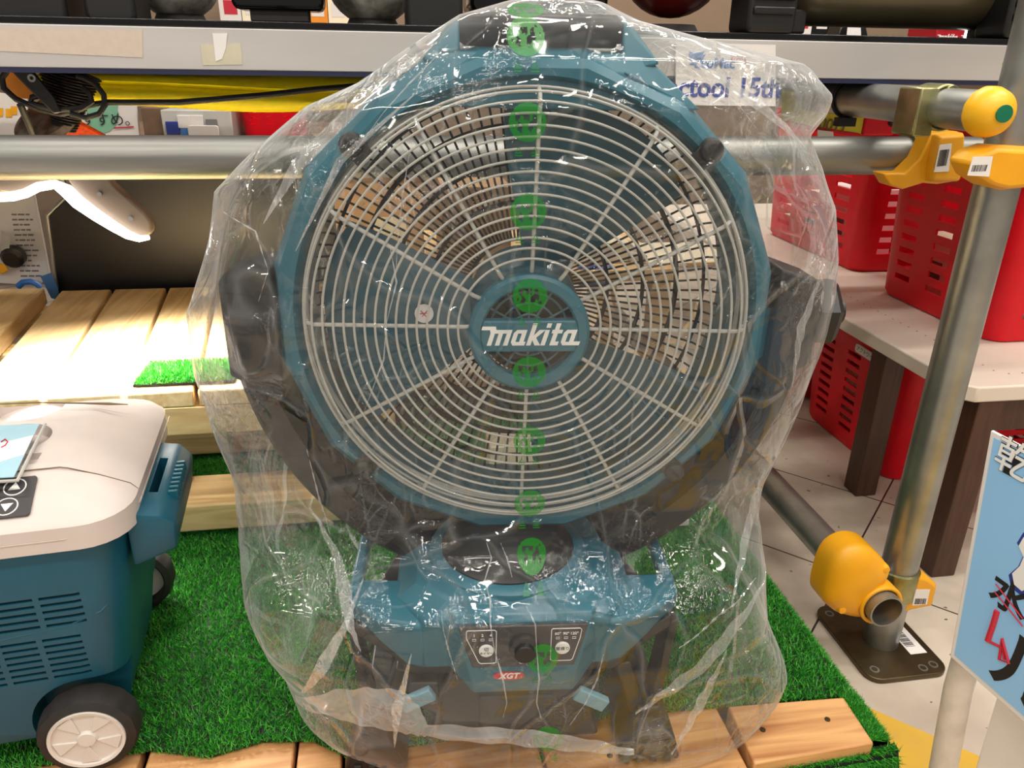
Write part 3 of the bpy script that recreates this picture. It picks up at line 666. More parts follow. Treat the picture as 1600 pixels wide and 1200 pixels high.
# ------------------------------------------------------------------ clear plastic bag over the fan
bagLp = [(.262, .019), (.257, -.017), (.246, -.057), (.221, -.098), (.194, -.140), (.176, -.182), (.142, -.226), (.108, -.262), (.066, -.276), (.034, -.289), (0, -.302), (-.058, -.305), (-.107, -.300), (-.165, -.286), (-.241, -.278), (-.277, -.276), (-.331, -.259), (-.363, -.246), (-.407, -.235), (-.425, -.215), (-.433, -.20)]
bagRp = [(.262, .021), (.257, .055), (.244, .087), (.232, .14), (.221, .194), (.214, .222), (.19, .248), (.174, .249), (.158, .241), (.133, .255), (.096, .271), (.051, .281), (.005, .286), (-.044, .280), (-.095, .271), (-.134, .261), (-.189, .252), (-.247, .246), (-.309, .250), (-.355, .275), (-.374, .284), (-.40, .278), (-.433, .262)]
cFp = [(.262, -.052), (.255, -.032), (.24, -.020), (.215, .004), (.18, .015), (.1, .018), (0, .020), (-.1, .018), (-.18, .016), (-.215, .030), (-.25, .082), (-.30, .096), (-.36, .092), (-.433, .094)]
cBp = [(.262, -.06), (.25, -.11), (.2, -.15), (.1, -.175), (-.1, -.19), (-.25, -.20), (-.433, -.21)]
def interp(tab, b):
    xs = np.array([t[0] for t in tab][::-1]); ys = np.array([t[1] for t in tab][::-1]); return float(np.interp(b, xs, ys))
NB, NT = 260, 420
bv = np.concatenate([np.linspace(-.430, .20, 205), np.linspace(.20, .2618, NB-205+1)[1:]])
verts = []; nvec = []
for i, b in enumerate(bv):
    b = float(b); aL, aR, cF, cB = interp(bagLp, b), interp(bagRp, b), interp(cFp, b), interp(cBp, b)
    am, aw, cm, cw = (aL+aR)/2, (aR-aL)/2, (cF+cB)/2, (cF-cB)/2
    for j in range(NT):
        t = 2*PI*j/NT; cs, sn = math.cos(t), math.sin(t); e = .72
        a = am+aw*math.copysign(abs(cs)**e, cs); c = cm+cw*math.copysign(abs(sn)**.55, sn)
        verts.append((a, b, c)); nvec.append((cs/max(aw, .02), sn/max(cw, .02)))
def ridge(p, s, off):
    d, _ = noise.voronoi(Vector(p)*s+Vector(off)); return d[1]-d[0], d[0]
out = []
for (a, b, c), (nx, nz) in zip(verts, nvec):
    p = Vector((a, b, c)); ln = math.hypot(nx, nz); nx, nz = nx/ln, nz/ln
    warp = Vector((noise.noise(p*7), noise.noise(p*7+Vector((9, 2, 5))), noise.noise(p*7+Vector((3, 8, 1)))))*.05
    q = p+warp
    r1, f1 = ridge((q.x*1.0, q.y*.6, q.z), 7, (1, 2, 3)); r2, f2 = ridge((q.x*1.0, q.y*.6, q.z), 17, (5, 1, 7))
    big = noise.noise(p*7)*.5+noise.noise(Vector((p.x*16, p.y*4, p.z*16)))*.5
    side = min(1, max(0, (abs(a)-.17)/.07)); low = min(1, max(0, (-b-.2)/.1)); cal = .30+.70*max(side, low)
    dsp = cal*(.008*big+.012*(f1-.4)+.004*(f2-.4))+.0009*(f2-.4)
    gz_ = math.exp(-((a+.215)/.05)**2-((b+.015-.25*(a+.215))/.045)**2)+.8*math.exp(-((a+.135)/.035)**2-((b-.03-1.0*(a+.135))/.05)**2)+.7*math.exp(-((a-.19)/.06)**2-((b-.195)/.03)**2)
    if gz_ > .03 and nz > 0:
        r3, f3 = ridge(p, 30, (2, 2, 2)); dsp += gz_*(.014*(f3-.3)+.006*noise.noise(p*40))
    edge = min(1, (.262-b)/.02)
    dsp *= edge
    if b < -.42: dsp *= .4
    out.append(L(a+nx*dsp, b+.35*dsp*noise.noise(p*14)*edge, c+nz*dsp))
bag = thing('plastic_bag', 'clear crinkled plastic bag with a column of green marks pulled over the fan', 'plastic bag', (FC.x, FC.y, GZ), math.radians(-5.8))
fs = []
for i in range(NB-1):
    for j in range(NT):
        fs.append((i*NT+j, i*NT+(j+1) % NT, (i+1)*NT+(j+1) % NT, (i+1)*NT+j))
fs.append(tuple((NB-1)*NT+j for j in range(NT)))
mb = MB(); mb.add(out, fs); film = mb.build('film', 'film', bag, smooth=60)
me = film.data
bmx = bmesh.new(); bmx.from_mesh(me); bvh = BVHTree.FromBMesh(bmx); bmx.free()
def on_bag(a, b, lift=.0012):
    hit = bvh.ray_cast(L(a, b, .3), Vector((0, 1, 0)), 1)
    return hit[0]+Vector((0, -lift, 0)) if hit[0] else None
def strip(name, edge0, edge1, lift=.0015, nu=60, nv=6, wav=.001):
    """film band between two lines of (a, b) points, lying on the bag"""
    mb = MB(); A = np.array(edge0, float); B = np.array(edge1, float); ok = True; rows = []
    for i in range(nu+1):
        f = i/nu*(len(A)-1); k = min(int(f), len(A)-2); f -= k; p, q_ = A[k]*(1-f)+A[k+1]*f, B[k]*(1-f)+B[k+1]*f
        row = []
        for j in range(nv+1):
            g = p*(1-j/nv)+q_*j/nv; h = on_bag(g[0], g[1], lift+wav*(1+math.sin(i*.9+j*1.7)))
            row.append(h if h else (rows[-1][j] if rows else None))
        if None not in row: rows.append(row)
    vs = [p for r in rows for p in r]; w_ = nv+1
    mb.add(vs, [(i*w_+j, i*w_+j+1, (i+1)*w_+j+1, (i+1)*w_+j) for i in range(len(rows)-1) for j in range(nv)])
    return mb.build(name, 'film_fold', bag, smooth=60)
fan_inv = (Matrix.Translation((FC.x, FC.y, GZ)) @ Matrix.Rotation(math.radians(-5.8), 4, 'Z')).inverted()
def bag_ab(px, py):
    """(a, b) of the point of the bag's front seen at a place of the frame"""
    r = RT*((px-800)/FPX)+UP*((600-py)/FPX)+FW; o = fan_inv @ CAM
    h = bvh.ray_cast(o, (fan_inv.to_3x3() @ r).normalized(), 3)
    return (h[0].x, h[0].z-FB) if h[0] else None
def px_strip(name, e0, e1, m, **kw):
    A = [bag_ab(*p) for p in e0]; B = [bag_ab(*p) for p in e1]
    if None in A or None in B: return
    o = strip(name, A, B, **kw); o.data.materials.clear(); o.data.materials.append(M[m]); return o
px_strip('folded_hem', [(462, 1082), (520, 1074), (575, 1071), (628, 1074), (655, 1100), (668, 1128), (760, 1133), (850, 1140), (930, 1152), (990, 1168)], [(462, 1094), (520, 1116), (575, 1132), (628, 1142), (655, 1146), (668, 1148), (760, 1158), (850, 1166), (930, 1172), (990, 1176)], 'film_hem_glint', nu=90)
for pl_ in (((760, 845), (768, 870), (757, 905), (766, 935), (766, 970), (772, 1010), (786, 1060), (792, 1095), (786, 1118)), ((822, 945), (836, 972), (838, 1010), (842, 1060), (838, 1095), (846, 1122)), ((942, 1020), (932, 1060), (915, 1095), (890, 1130)), ((782, 846), (795, 880), (800, 900)), ((884, 868), (890, 890), (920, 878)), ((700, 70), (640, 130), (600, 175), (560, 230)), ((1010, 60), (1080, 110), (1140, 150), (1180, 200)), ((640, 240), (630, 300), (622, 370), (618, 440)), ((350, 330), (400, 360), (420, 420), (405, 470)), ((610, 385), (620, 440), (605, 500), (600, 560), (570, 640)), ((690, 960), (700, 1010), (715, 1060)), ((1180, 900), (1120, 960), (1060, 1010)), ((480, 700), (500, 780), (520, 850))):
    n = len(pl_); e0 = []; e1 = []
    for i, p in enumerate(pl_):
        d = Vector(pl_[min(i+1, n-1)])-Vector(pl_[max(i-1, 0)]); d.normalize(); w_ = .2 if i in (0, n-1) else 1.0+.5*math.sin(i*2.3)
        e0.append((p[0]-d.y*w_, p[1]+d.x*w_)); e1.append((p[0]+d.y*w_, p[1]-d.x*w_))
    px_strip('crease_glint', e0, e1, 'film_hem_glint', lift=.0015, nu=60, nv=2, wav=.0008)  # pale hazy strips paint the bright glints along the creases
for pts, w0 in ((((.240, -.245), (.19, -.275), (.14, -.315), (.10, -.345)), .014), (((.185, -.29), (.165, -.34), (.14, -.40)), .012), (((-.150, -.225), (-.185, -.29), (-.215, -.345)), .012), (((-.20, -.17), (-.165, -.235), (-.15, -.27)), .012), (((-.075, .225), (-.13, .185), (-.185, .135), (-.215, .09)), .010), (((-.105, -.27), (-.12, -.33), (-.125, -.385)), .010), (((-.09, .19), (-.15, .14), (-.19, .07)), .006), (((.235, -.15), (.225, -.21), (.19, -.25)), .012), (((.10, .225), (.17, .185), (.225, .15)), .008), (((.255, .06), (.24, .0), (.245, -.06)), .010)):
    n = len(pts); e0 = []; e1 = []
    for i, p in enumerate(pts):
        d = Vector(pts[min(i+1, n-1)])-Vector(pts[max(i-1, 0)]); d.normalize(); w_ = w0*(.04 if i in (0, n-1) else .5)
        e0.append((p[0]-d.y*w_, p[1]+d.x*w_)); e1.append((p[0]+d.y*w_, p[1]-d.x*w_))
    strip('film_fold', e0, e1, .002, 40, 4, .0012)
def emblem_mask(x, y, k):
    r = math.hypot(x, y)
    if r > 1: return False
    if r > .80: return y < .55 or abs(x) < .75
    if y < -.55: return True
    if y > .45: return r > .1 and abs(x+.1) < .62
    # uneven blobs inside the disc
    return noise.noise(Vector((x*4.2+5.7, y*2.6+.4, 2.3)))+.5*noise.noise(Vector((x*9, y*7+3, 1.1))) > -.02
def tri_mask(x, y):
    # small recycling triangle over a bar
    if y < -.75: return abs(x) < .7
    if -.55 < y < .9:
        w_ = .75*(.9-y)/1.45; return (abs(x) < w_ and abs(x) > w_-.24) or (y < -.3 and abs(x) < w_)
    return False
marks = [(-.007, .2485), (-.008, .230), (-.007, .170), (-.005, .103), (-.002, .035), (-.001, -.032), (.001, -.099), (.003, -.165), (.005, -.212), (.012, -.283), (.020, -.377)]
for k, (a0, b0) in enumerate(marks):
    mb = MB(); n = 40; R_ = .0142 if b0 > -.2 else .0136
    sy = 1.0
    if b0 > .24: sy = .35
    def grid(mask, ca, cb, hw, hh, n, mb=mb):
        idx = {}
        for i in range(n):
            for j in range(n):
                x, y = -1+2*(i+.5)/n, -1+2*(j+.5)/n
                if not mask(x, y): continue
                q = []
                for di, dj in ((0, 0), (1, 0), (1, 1), (0, 1)):
                    key = (i+di, j+dj)
                    if key not in idx:
                        aa, bb = ca+hw*(-1+2*key[0]/n), cb+hh*(-1+2*key[1]/n)
                        hit = bvh.ray_cast(L(aa, bb, .3), Vector((0, 1, 0)), 1)
                        idx[key] = len(mb.v) if hit[0] else None
                        if hit[0]: mb.v.append(tuple(hit[0]+Vector((0, -.0006, 0))))
                    q.append(idx[key])
                if None not in q: mb.f.append(tuple(q))
    grid(lambda x, y: emblem_mask(x, y, k), a0, b0, R_, R_*sy, n)
    if b0 < .24:
        for dx in (-.0065, .0065): grid(tri_mask, a0+dx, b0-R_-.0065, .0042, .0042, 16)
    mb.build('printed_mark', 'print', bag, smooth=60)

# ------------------------------------------------------------------ cooler box
CR = math.radians(5.5)
cb = thing('cooler_box', 'teal wheeled cooler box with cream lid at the left edge', 'cooler box', (-.233, .611, GZ), CR)
def lp_(pts, z): return [Vector((x, y, z)) for x, y in pts]
mb = MB()
loft(mb, [lp_(rrect(-.60, -.048, .022, .240, .035), .030), lp_(rrect(-.605, -.026, .012, .250, .038), .15), lp_(rrect(-.606, -.012, .008, .254, .042), .250)])
body = mb.build('cooler_body', 'cooler', cb, bevel=.003, smooth=30)
WX, WR = -.072, .0445
cm = MB(); cm.lathe([(0, -.05), (.053, -.05), (.053, .040), (0, .040)], (WX, .02, .046), (0, 1, 0), 40); cm.lathe([(0, -.05), (.053, -.05), (.053, .05), (0, .05)], (WX, .245, .046), (0, 1, 0), 40)
cutter = cm.build('cutter', 'hole_shade', cb); bpy.context.view_layer.update(); cut(body, cutter)
vents = ((.200, 5, ((-.145, -.092), (-.087, -.054))), (.153, 7, ((-.172, -.133), (-.128, -.099), (-.094, -.062))))
def face_y(z): return .012-(z-.15)*.04 if z > .15 else .012+(.15-z)*.083
vt = MB(); dk = MB()
for zt, rows, spans in vents:
    for x0, x1 in spans:
        for r_ in range(rows):
            z = zt-.0077*r_; yy = face_y(z)
            vt.box((x0, yy-.006, z-.0016), (x1, yy+.006, z+.0016)); dk.box((x0, yy+.003, z-.0016), (x1, yy+.0065, z+.0016))
ct = vt.build('cutter', 'hole_shade', cb); bpy.context.view_layer.update(); cut(body, ct); dk.build('vent_shade', 'hole_shade', body)  # dark backs stand in for the shade deep in the vents
MB().tube([(-.34, .0122, .160), (-.13, .0122, .160), (-.07, .0122, .166), (-.042, .016, .174), (-.028, .030, .184)], .0011, 6).build('seam_ridge', 'cooler', body)
MB().tube([(-.054, .0165, .158), (-.054, .0205, .104)], .0009, 6).build('seam_ridge', 'cooler', body)
MB().tube([(-.26, .0225, .095), (-.10, .0225, .095), (-.07, .022, .098)], .0009, 6).build('seam_ridge', 'cooler', body)
# lid
mb = MB(); R0 = lambda i, z: lp_(rrect(-.60+i, -i, i, .262-i, max(.012, .042-i*.5)), z)
loft(mb, [R0(.010, .249), R0(.001, .252), R0(0, .276), R0(.006, .283), R0(.03, .295), R0(.054, .305), R0(.060, .3065)])
lid = mb.build('cooler_lid', 'lid', cb, smooth=24)
cm = MB()
for x, y in ((-.124, .200), (-.118, .124)): cm.lathe([(0, 0), (.033, 0), (.034, .03), (0, .03)], (x, y, .294), (0, 0, 1), 48)
cm.hull([Vector((x, y, z)) for x, y in ((-.100, .066), (-.083, .066), (-.083, .088), (-.100, .088)) for z in (.300, .32)])
ct = cm.build('cutter', 'hole_shade', cb); bpy.context.view_layer.update(); cut(lid, ct)
MB().tube([(-.535, .0545, .3064), (-.0605, .0545, .3064), (-.054, .0545, .3048), (-.030, .0545, .2950), (-.006, .0545, .2830), (-.0003, .0545, .276)], .0006, 5).build('lid_seam', 'carddark', lid)
MB().tube([(-.58, 0, .2645), (-.052, 0, .2645), (-.026, .0065, .2645), (-.0065, .026, .2645), (0, .052, .2645), (0, .24, .2645)], .0005, 5).build('lid_seam', 'tape', lid)
# control pad on the sloping front of the lid
ang = math.atan2(.0225, .049)
PM = frame((-.104, .0285, .2952), (1, 0, 0), (0, math.cos(ang), math.sin(ang)))
pd = MB().prism([PM @ Vector((x, y, 0)) for x, y in rrect(-.06, .028, -.0215, .020, .003)], PM.to_3x3() @ Vector((0, 0, .0014))).build('control_pad', 'panelgrey', lid)
for x, y, up in ((.012, .0095, 1), (.009, -.0105, -1)):
    mb = MB(); mb.tube([PM @ Vector((x+.0085*math.cos(2*PI*i/32), y+.0085*math.sin(2*PI*i/32), .0016)) for i in range(32)], .0006, 5, closed=True); b_ = mb.build('arrow_button', 'white', pd)
    MB().prism([PM @ Vector((x+dx, y+up*dy, .0014)) for dx, dy in ((-.0048, -.003), (.0048, -.003), (0, .005))], PM.to_3x3() @ Vector((0, 0, .0006))).build('arrow_mark', 'white', b_)
# side handle
hd = MB().hull([Vector(p) for p in ((-.012, .035, .262), (-.012, .185, .262), (.018, .032, .258), (.018, .182, .258), (.030, .036, .246), (.030, .178, .246), (.026, .04, .214), (.026, .170, .214), (-.014, .04, .200), (-.014, .175, .200))]).build('side_handle', 'cooler', cb, bevel=.004)
ct = MB().box((.003, .075, .225), (.011, .145, .29)).build('cutter', 'hole_shade', cb); bpy.context.view_layer.update(); cut(hd, ct)
MB().box((.003, .075, .2255), (.011, .145, .2265)).build('handle_slot_shade', 'hole_shade', hd)  # dark sheet paints the shade at the bottom of the slot
mb = MB()
for i in range(8): mb.box((.0195, .075+.0085*i, .248), (.0285, .0785+.0085*i, .2585))
mb.build('handle_rib', 'teal_dark', hd, bevel=.0008)
def wheel(y, sgn):
    o = Vector((WX, y, WR+.002)); k = WR/.0498
    wh = MB().lathe([(r*k, h) for r, h in ((.038, -.015), (.040, -.016), (.047, -.013), (.0498, -.006), (.0498, .006), (.047, .013), (.040, .016), (.038, .015))], o, (0, 1, 0), 84, close=True, rfun=lambda r, t: r*(1+.014*(1 if math.cos(14*t) > 0 else 0)) if r > .045*k else r).build('wheel', 'rubber', cb, smooth=30)
    h = MB(); h.lathe([(r*k, z) for r, z in ((0, .0165), (.0085, .0165), (.009, .0155), (.0105, .0135), (.0335, .0135), (.0345, .0165), (.0375, .0170), (.0382, .015), (.0382, 0), (0, 0))], o, (0, sgn, 0), 48)
    ho = h.build('wheel_hub', 'hubwhite', wh, label='cream wheel hub')
    for q in range(5):
        t = 2*PI*q/5+.9; d = Vector((math.cos(t), 0, math.sin(t))); n_ = Vector((-math.sin(t), 0, math.cos(t)))
        MB().hull([o+d*.009+n_*s*.0005+Vector((0, sgn*z, 0)) for s in (-1, 1) for z in (.011, .0152)]+[o+d*.029+n_*s*.0085+Vector((0, sgn*z, 0)) for s in (-1, 1) for z in (.011, .0152)]).build('wheel_spoke', 'hubwhite', ho, bevel=.0008)
wheel(.008, -1); wheel(.248, 1)
# card and stick on the lid
cs_ = thing('acrylic_card', 'clear acrylic holder with a pale blue and white card lying on the cooler lid', 'card holder', (0, 0, 0))
LZ = GZ+.3085
P = [at(-60, 668, z=LZ+.004), at(62, 663, z=LZ+.004), at(22, 746, z=LZ+.004), at(-80, 752, z=LZ+.004)]
MB().prism(P, (0, 0, .0008)).build('card_sheet', 'cardblue', cs_)
MB().prism([P[0].lerp(P[3], .55)+Vector((0, 0, .0009)), P[1].lerp(P[2], .25)+Vector((0, 0, .0009)), P[1].lerp(P[2], .62)+Vector((0, 0, .0009)), P[0].lerp(P[3], .95)+Vector((0, 0, .0009))], (0, 0, .0004)).build('white_band', 'white', cs_)
mb = MB(); mb.tube([at(2, 690, z=LZ+.0056), at(8, 686, z=LZ+.0056), at(12, 690, z=LZ+.0056), at(8, 696, z=LZ+.0056), at(2, 699, z=LZ+.0056)], .0006, 5); mb.build('red_mark', 'redink', cs_)
mb = MB(); mb.tube([P[1]+Vector((.004, .002, -.001)), P[2]+Vector((.004, -.004, -.001)), P[3]+Vector((0, -.004, -.001))], .0016, 6); mb.build('acrylic_edge', 'clearplastic', cs_)
tag(MB().tube([at(-20, 632, z=LZ+.006), at(60, 629, z=LZ+.007), at(130, 630, z=LZ+.006), at(170, 631, z=LZ+.004), at(200, 632, z=LZ+.001)], .0008, 6, radii=[.0006, .0007, .0009, .0014, .0004]).build('thin_stick', 'straw'), 'thin brown stick lying across the cooler lid', 'stick')

# ------------------------------------------------------------------ scaffold rack
PX, PY = .700, .808
post = thing('scaffold_post', 'upright galvanised scaffold post standing on a brown base plate', 'scaffold post', (PX, PY, 0))
MB().lathe([(.0243, .008), (.0243, 1.25), (.0215, 1.25), (.0215, .008)], (0, 0, 0), (0, 0, 1), 40, close=True).build('pole', 'steel', post)
BPc = [at(1293, 958, z=.006), at(1300, 985, z=.006), at(1338, 1037, z=.006), at(1440, 1033, z=.006), at(1447, 1020, z=.006), at(1408, 962, z=.006), at(1395, 950, z=.006)]
bp = MB().prism([Vector((x, y, .0002)) for x, y in rrect(-.063, .063, -.075, .085, .022)], (0, 0, .008)).build('base_plate', 'rustplate', post, bevel=.0015)
for x, y in ((.045, -.058), (.026, -.062), (-.045, -.055), (-.045, .065), (.045, .065)):
    MB().lathe([(.0042, 0), (.0068, 0), (.0066, .001), (.0044, .001)], (x, y, .008), (0, 0, 1), 20, close=True).build('bolt_hole', 'steel', bp)
MB().box((.0255, -.035, .0081), (.052, .028, .0087)).build('barcode_sticker', 'paper', bp)
mb = MB()
for i in range(14): mb.box((.028, -.02+.0028*i, .0087), (.043, -.02+.0028*i+(.0016 if i % 3 else .0008), .009))
mb.build('barcode', 'ink', bp)
mb = MB(); mb.lathe([(.0245, 0), (.0285, .001), (.0285, .045), (.0245, .046)], (0, 0, .094), (0, 0, 1), 32, close=True); mb.build('clamp_band', 'zinc', post)
def pipe(name, label, p0, p1, m='steelx', r=.0243):
    p0, p1 = Vector(p0), Vector(p1); d = p1-p0; ln = d.length; x = d.normalized(); up = Vector((0, 0, 1))
    t = thing(name, label, 'pipe', p0); o = t
    mb = MB(); mb.lathe([(r, 0), (r, ln), (r-.0024, ln), (r-.0024, 0)], (0, 0, 0), x, 40, close=True)
    mb.build('pipe_tube', m, t); return t
pipe('scaffold_pipe', 'long horizontal galvanised pipe running behind the fan under the shelf plank', (-1.3, .966, .688), (.79, .966, .688))
pipe('scaffold_pipe', 'low galvanised pipe running back along the floor with an open near end', (.645, .745, .117), (.645, 2.3, .117), 'steel')
cpipe = pipe('scaffold_pipe', 'upper galvanised pipe under the plank with a yellow and green end cap', (.64, .776, .7545), (.64, 1.9, .7545), 'steel', .0217)
mb = MB(); mb.lathe([(0, -.024), (.009, -.023), (.017, -.019), (.0235, -.010), (.0262, .0), (.0262, .006), (.0222, .007), (.0222, .002), (0, .002)], (0, 0, 0), (.10, 1, 0), 48, rfun=lambda r, t: r*(1+.008*math.cos(60*t)) if r > .026 else r)
ec = mb.build('end_cap', 'capyellow', cpipe, label='yellow end cap with a green dot')
MB().lathe([(0, .0008), (.0088, 0), (.0088, .0015), (0, .002)], (-.0024, -.0242, .0), (-.10, -1, 0), 28).build('cap_dot', 'green', ec)
# cable tie round it
mb = MB(); mb.tube([Vector((.64+.0238*math.cos(2*PI*i/28), 1.045, .7545+.0238*math.sin(2*PI*i/28))) for i in range(28)], .0022, 6, closed=True)
mb.box((.622, 1.03, .7195), (.648, 1.043, .731))
tag(mb.build('cable_tie', 'ink'), 'black cable tie round the upper pipe next to its clamp', 'cable tie')
def poly_at(pts, y): return [at(px, py, y=y) for px, py in pts]
# clamps
k1 = thing('scaffold_clamp', 'yellow covered clamp joining the low floor pipe to the post', 'clamp', (.66, .80, .1))
o1 = Vector((.66, .80, .1))
out1 = [(1283, 932), (1287, 905), (1297, 876), (1312, 858), (1335, 849), (1358, 853), (1375, 868), (1386, 884), (1384, 896), (1376, 906), (1368, 935), (1345, 960), (1310, 956), (1292, 945)]
mb = MB(); P0 = poly_at(out1, .778); ctr = sum(P0, Vector())/len(P0)
P1 = [ctr+(p-ctr)*.86+Vector((0, -.014, .0)) for p in P0]; P2 = [p+Vector((0, .03, 0)) for p in P0]
def smooth_loop(P, k=5):
    n = len(P); o = []
    for i in range(n):
        p0, p1, p2, p3 = P[i-1], P[i], P[(i+1) % n], P[(i+2) % n]
        for j in range(k):
            t = j/k; o.append(.5*((2*p1)+(p2-p0)*t+(2*p0-5*p1+4*p2-p3)*t*t+(3*p1-p0-3*p2+p3)*t**3))
    return o
P0 = smooth_loop(P0); D = lambda k, dy: [ctr+(p-ctr)*k+Vector((0, dy, 0))-o1 for p in P0]
loft(mb, [D(1, .03), D(1, .002), D(.985, -.003), D(.94, -.008), D(.8, -.014), D(.5, -.018)]); k1c = mb.build('clamp_cover', 'yellow', k1, smooth=60)
mb = MB(); mb.lathe([(.0255, 0), (.031, 0), (.031, .026), (.0255, .026)], Vector((.645, .757, .117))-o1, (0, 1, 0), 36, close=True); mb.build('cover_collar', 'yellow', k1, bevel=.002)
for px, py in ((1314, 951), (1382, 888)):
    mb = MB(); c_ = at(px, py, y=.768)-o1; mb.lathe([(0, -.006), (.005, -.005), (.0065, 0), (.0065, .01), (0, .01)], c_, (0, 1, 0), 20); mb.build('cover_stud', 'yellow', k1)
out2 = [(1413, 892), (1448, 900), (1463, 912), (1455, 945), (1420, 952), (1404, 958), (1420, 925)]
P0 = poly_at(out2, .790); mb = MB(); ctr = sum(P0, Vector())/len(P0)
loft(mb, [[p+Vector((0, .03, 0))-o1 for p in P0], [p-o1 for p in P0], [ctr+(p-ctr)*.9+Vector((0, -.005, 0))-o1 for p in P0]]); mb.build('clamp_cover', 'yellow', k1, bevel=.003, smooth=45)
def barcode_label(parent, org, corners, y, off):
    P_ = [at(px, py, y=y)-org for px, py in corners]
    lab = MB().prism(P_, (0, -.0006, 0)).build('barcode_sticker', 'paper', parent, label='white barcode sticker')
    mb = MB()
    u = P_[1]-P_[0]; v = P_[3]-P_[0]
    x = .12
    while x < .85:
        w_ = random.choice((.02, .03, .045)); a = P_[0]+u*x+v*off[0]; b = P_[0]+u*x+v*off[1]; du = u*w_
        mb.prism([p+Vector((0, -.0006, 0)) for p in (a, a+du, b+du, b)], (0, -.0003, 0)); x += w_+random.choice((.025, .04))
    mb.build('barcode', 'ink', lab)
barcode_label(k1, o1, ((1430, 921), (1453, 921), (1448, 944), (1425, 946)), .7848, (.55, .9))
k2 = thing('scaffold_clamp', 'yellow covered clamp holding the horizontal pipe below the green-dotted cap', 'clamp', (.69, .92, .70)); o2 = Vector((.69, .92, .70))
out3 = [(1456, 209), (1499, 205), (1500, 240), (1497, 262), (1490, 284), (1466, 288), (1444, 286), (1412, 296), (1392, 290), (1384, 276), (1381, 271), (1414, 271), (1438, 248)]
P0 = poly_at(out3, .915); mb = MB(); ctr = sum(P0, Vector())/len(P0)
mb.prism([p-o2 for p in P0], (0, .028, 0)); mb.build('clamp_cover', 'yellow', k2, bevel=.004, smooth=45)
P0 = poly_at([(1458, 210), (1498, 206), (1496, 262), (1490, 282), (1446, 282), (1448, 255)], .914)
mb = MB(); ctr = sum(P0, Vector())/len(P0); loft(mb, [[p+Vector((0, .005, 0))-o2 for p in P0], [p+Vector((0, -.008, 0))-o2 for p in P0], [ctr+(p-ctr)*.9+Vector((0, -.014, 0))-o2 for p in P0]]); mb.build('cover_face', 'yellow', k2, bevel=.002)
barcode_label(k2, o2, ((1468, 226), (1487, 224), (1482, 268), (1459, 269)), .899, (.2, .8))
MB().lathe([(.0245, 0), (.029, 0), (.029, .04), (.0245, .04)], Vector((.685, .966, .688))-o2, (1, 0, 0), 28, close=True).build('clamp_band', 'zinc', k2)
k3 = thing('scaffold_clamp', 'zinc clamp with folded square plate gripping the upper capped pipe', 'clamp', (.64, .862, .7545)); o3 = Vector((.64, .862, .7545))
mb = MB(); mb.hull([Vector((x, y, z)) for x in (-.034, -.010) for y in (-.016, .026) for z in (-.0315, .0215)]); mb.lathe([(.0219, -.016), (.026, -.016), (.026, .022), (.0219, .022)], (0, 0, 0), (0, 1, 0), 32, close=True)
mb.build('clamp_plate', 'zinc', k3, bevel=.003)
mb = MB(); mb.lathe([(0, -.004), (.006, -.004), (.006, .006), (0, .006)], (.001, -.016, .019), (0, 1, 0), 20); mb.build('clamp_rivet', 'zinc', k3, bevel=.001)
k4 = thing('scaffold_clamp', 'yellow covered clamp wrapped round the post at the right edge', 'clamp', (.70, .78, .68)); o4 = Vector((.70, .78, .68))
out5 = [(1500, 252), (1515, 236), (1545, 226), (1570, 228), (1610, 230), (1660, 232), (1660, 288), (1610, 292), (1562, 297), (1535, 290), (1510, 274)]
P0 = poly_at(out5, .772); ctr = at(1560, 260, y=.772); mb = MB(); loft(mb, [[p+Vector((0, .02, 0))-o4 for p in P0], [p-o4 for p in P0], [ctr+(p-ctr)*.84+Vector((0, -.014, 0))-o4 for p in P0]]); mb.build('clamp_cover', 'yellow', k4, bevel=.003, smooth=45)
barcode_label(k4, o4, ((1520, 245), (1551, 244), (1545, 276), (1511, 274)), .7575, (.45, .8))

# ------------------------------------------------------------------ shelf plank and what stands on it
BY = .985
sp = thing('shelf_plank', 'silver aluminium shelf plank with navy lower edge and old tape', 'shelf', (0, BY, .779))
MB().box((-1.3, 0, .0025), (1.15, .30, .046)).build('plank_board', 'alu', sp, bevel=.001)
MB().box((-1.3, .001, -.003), (1.15, .30, .0025)).build('plank_edge', 'navy', sp)
MB().box((-1.3, .006, .0462), (1.15, .30, .054)).build('plank_mat', 'blackgloss', sp, bevel=.001)
ob = Vector((0, BY, .779))
def on_front(pts, name, m, off=.0006, **kw): return MB().prism([at(px, py, y=BY-off)-ob for px, py in pts], (0, off*.8, 0)).build(name, m, sp, **kw)
on_front([(-40, 43), (222, 47), (223, 90), (-40, 78)], 'masking_tape', 'tape', label='long strip of pale masking tape')
on_front([(313, 69), (376, 68), (379, 101), (317, 102)], 'masking_tape', 'tape2', label='yellowed square of tape')
on_front([(332, 52), (355, 52), (353, 75), (347, 92), (337, 96)], 'paper_scrap', 'paper', .0012, label='torn white paper scrap')
on_front([(1566, 98), (1577, 86), (1590, 86), (1590, 114), (1573, 112)], 'price_sticker', 'tagyellow', label='yellow price sticker at the right end')
text('lettering', '211', .008, frame(at(1577, 100, y=BY-.0008)-ob, (1, 0, 0), (0, 0, 1)), 'ink', sp, .0001)
TOPZ = .834
sp2 = thing('shelf_plank', 'second shelf plank behind the first carrying the red carton', 'shelf', (0, 1.30, .779))
MB().box((-1.3, 0, .0025), (1.15, .34, .046)).build('plank_board', 'alu', sp2, bevel=.001)
MB().box((-1.3, .0, .0462), (1.15, .34, .054)).build('plank_mat', 'blackgloss', sp2, bevel=.001)
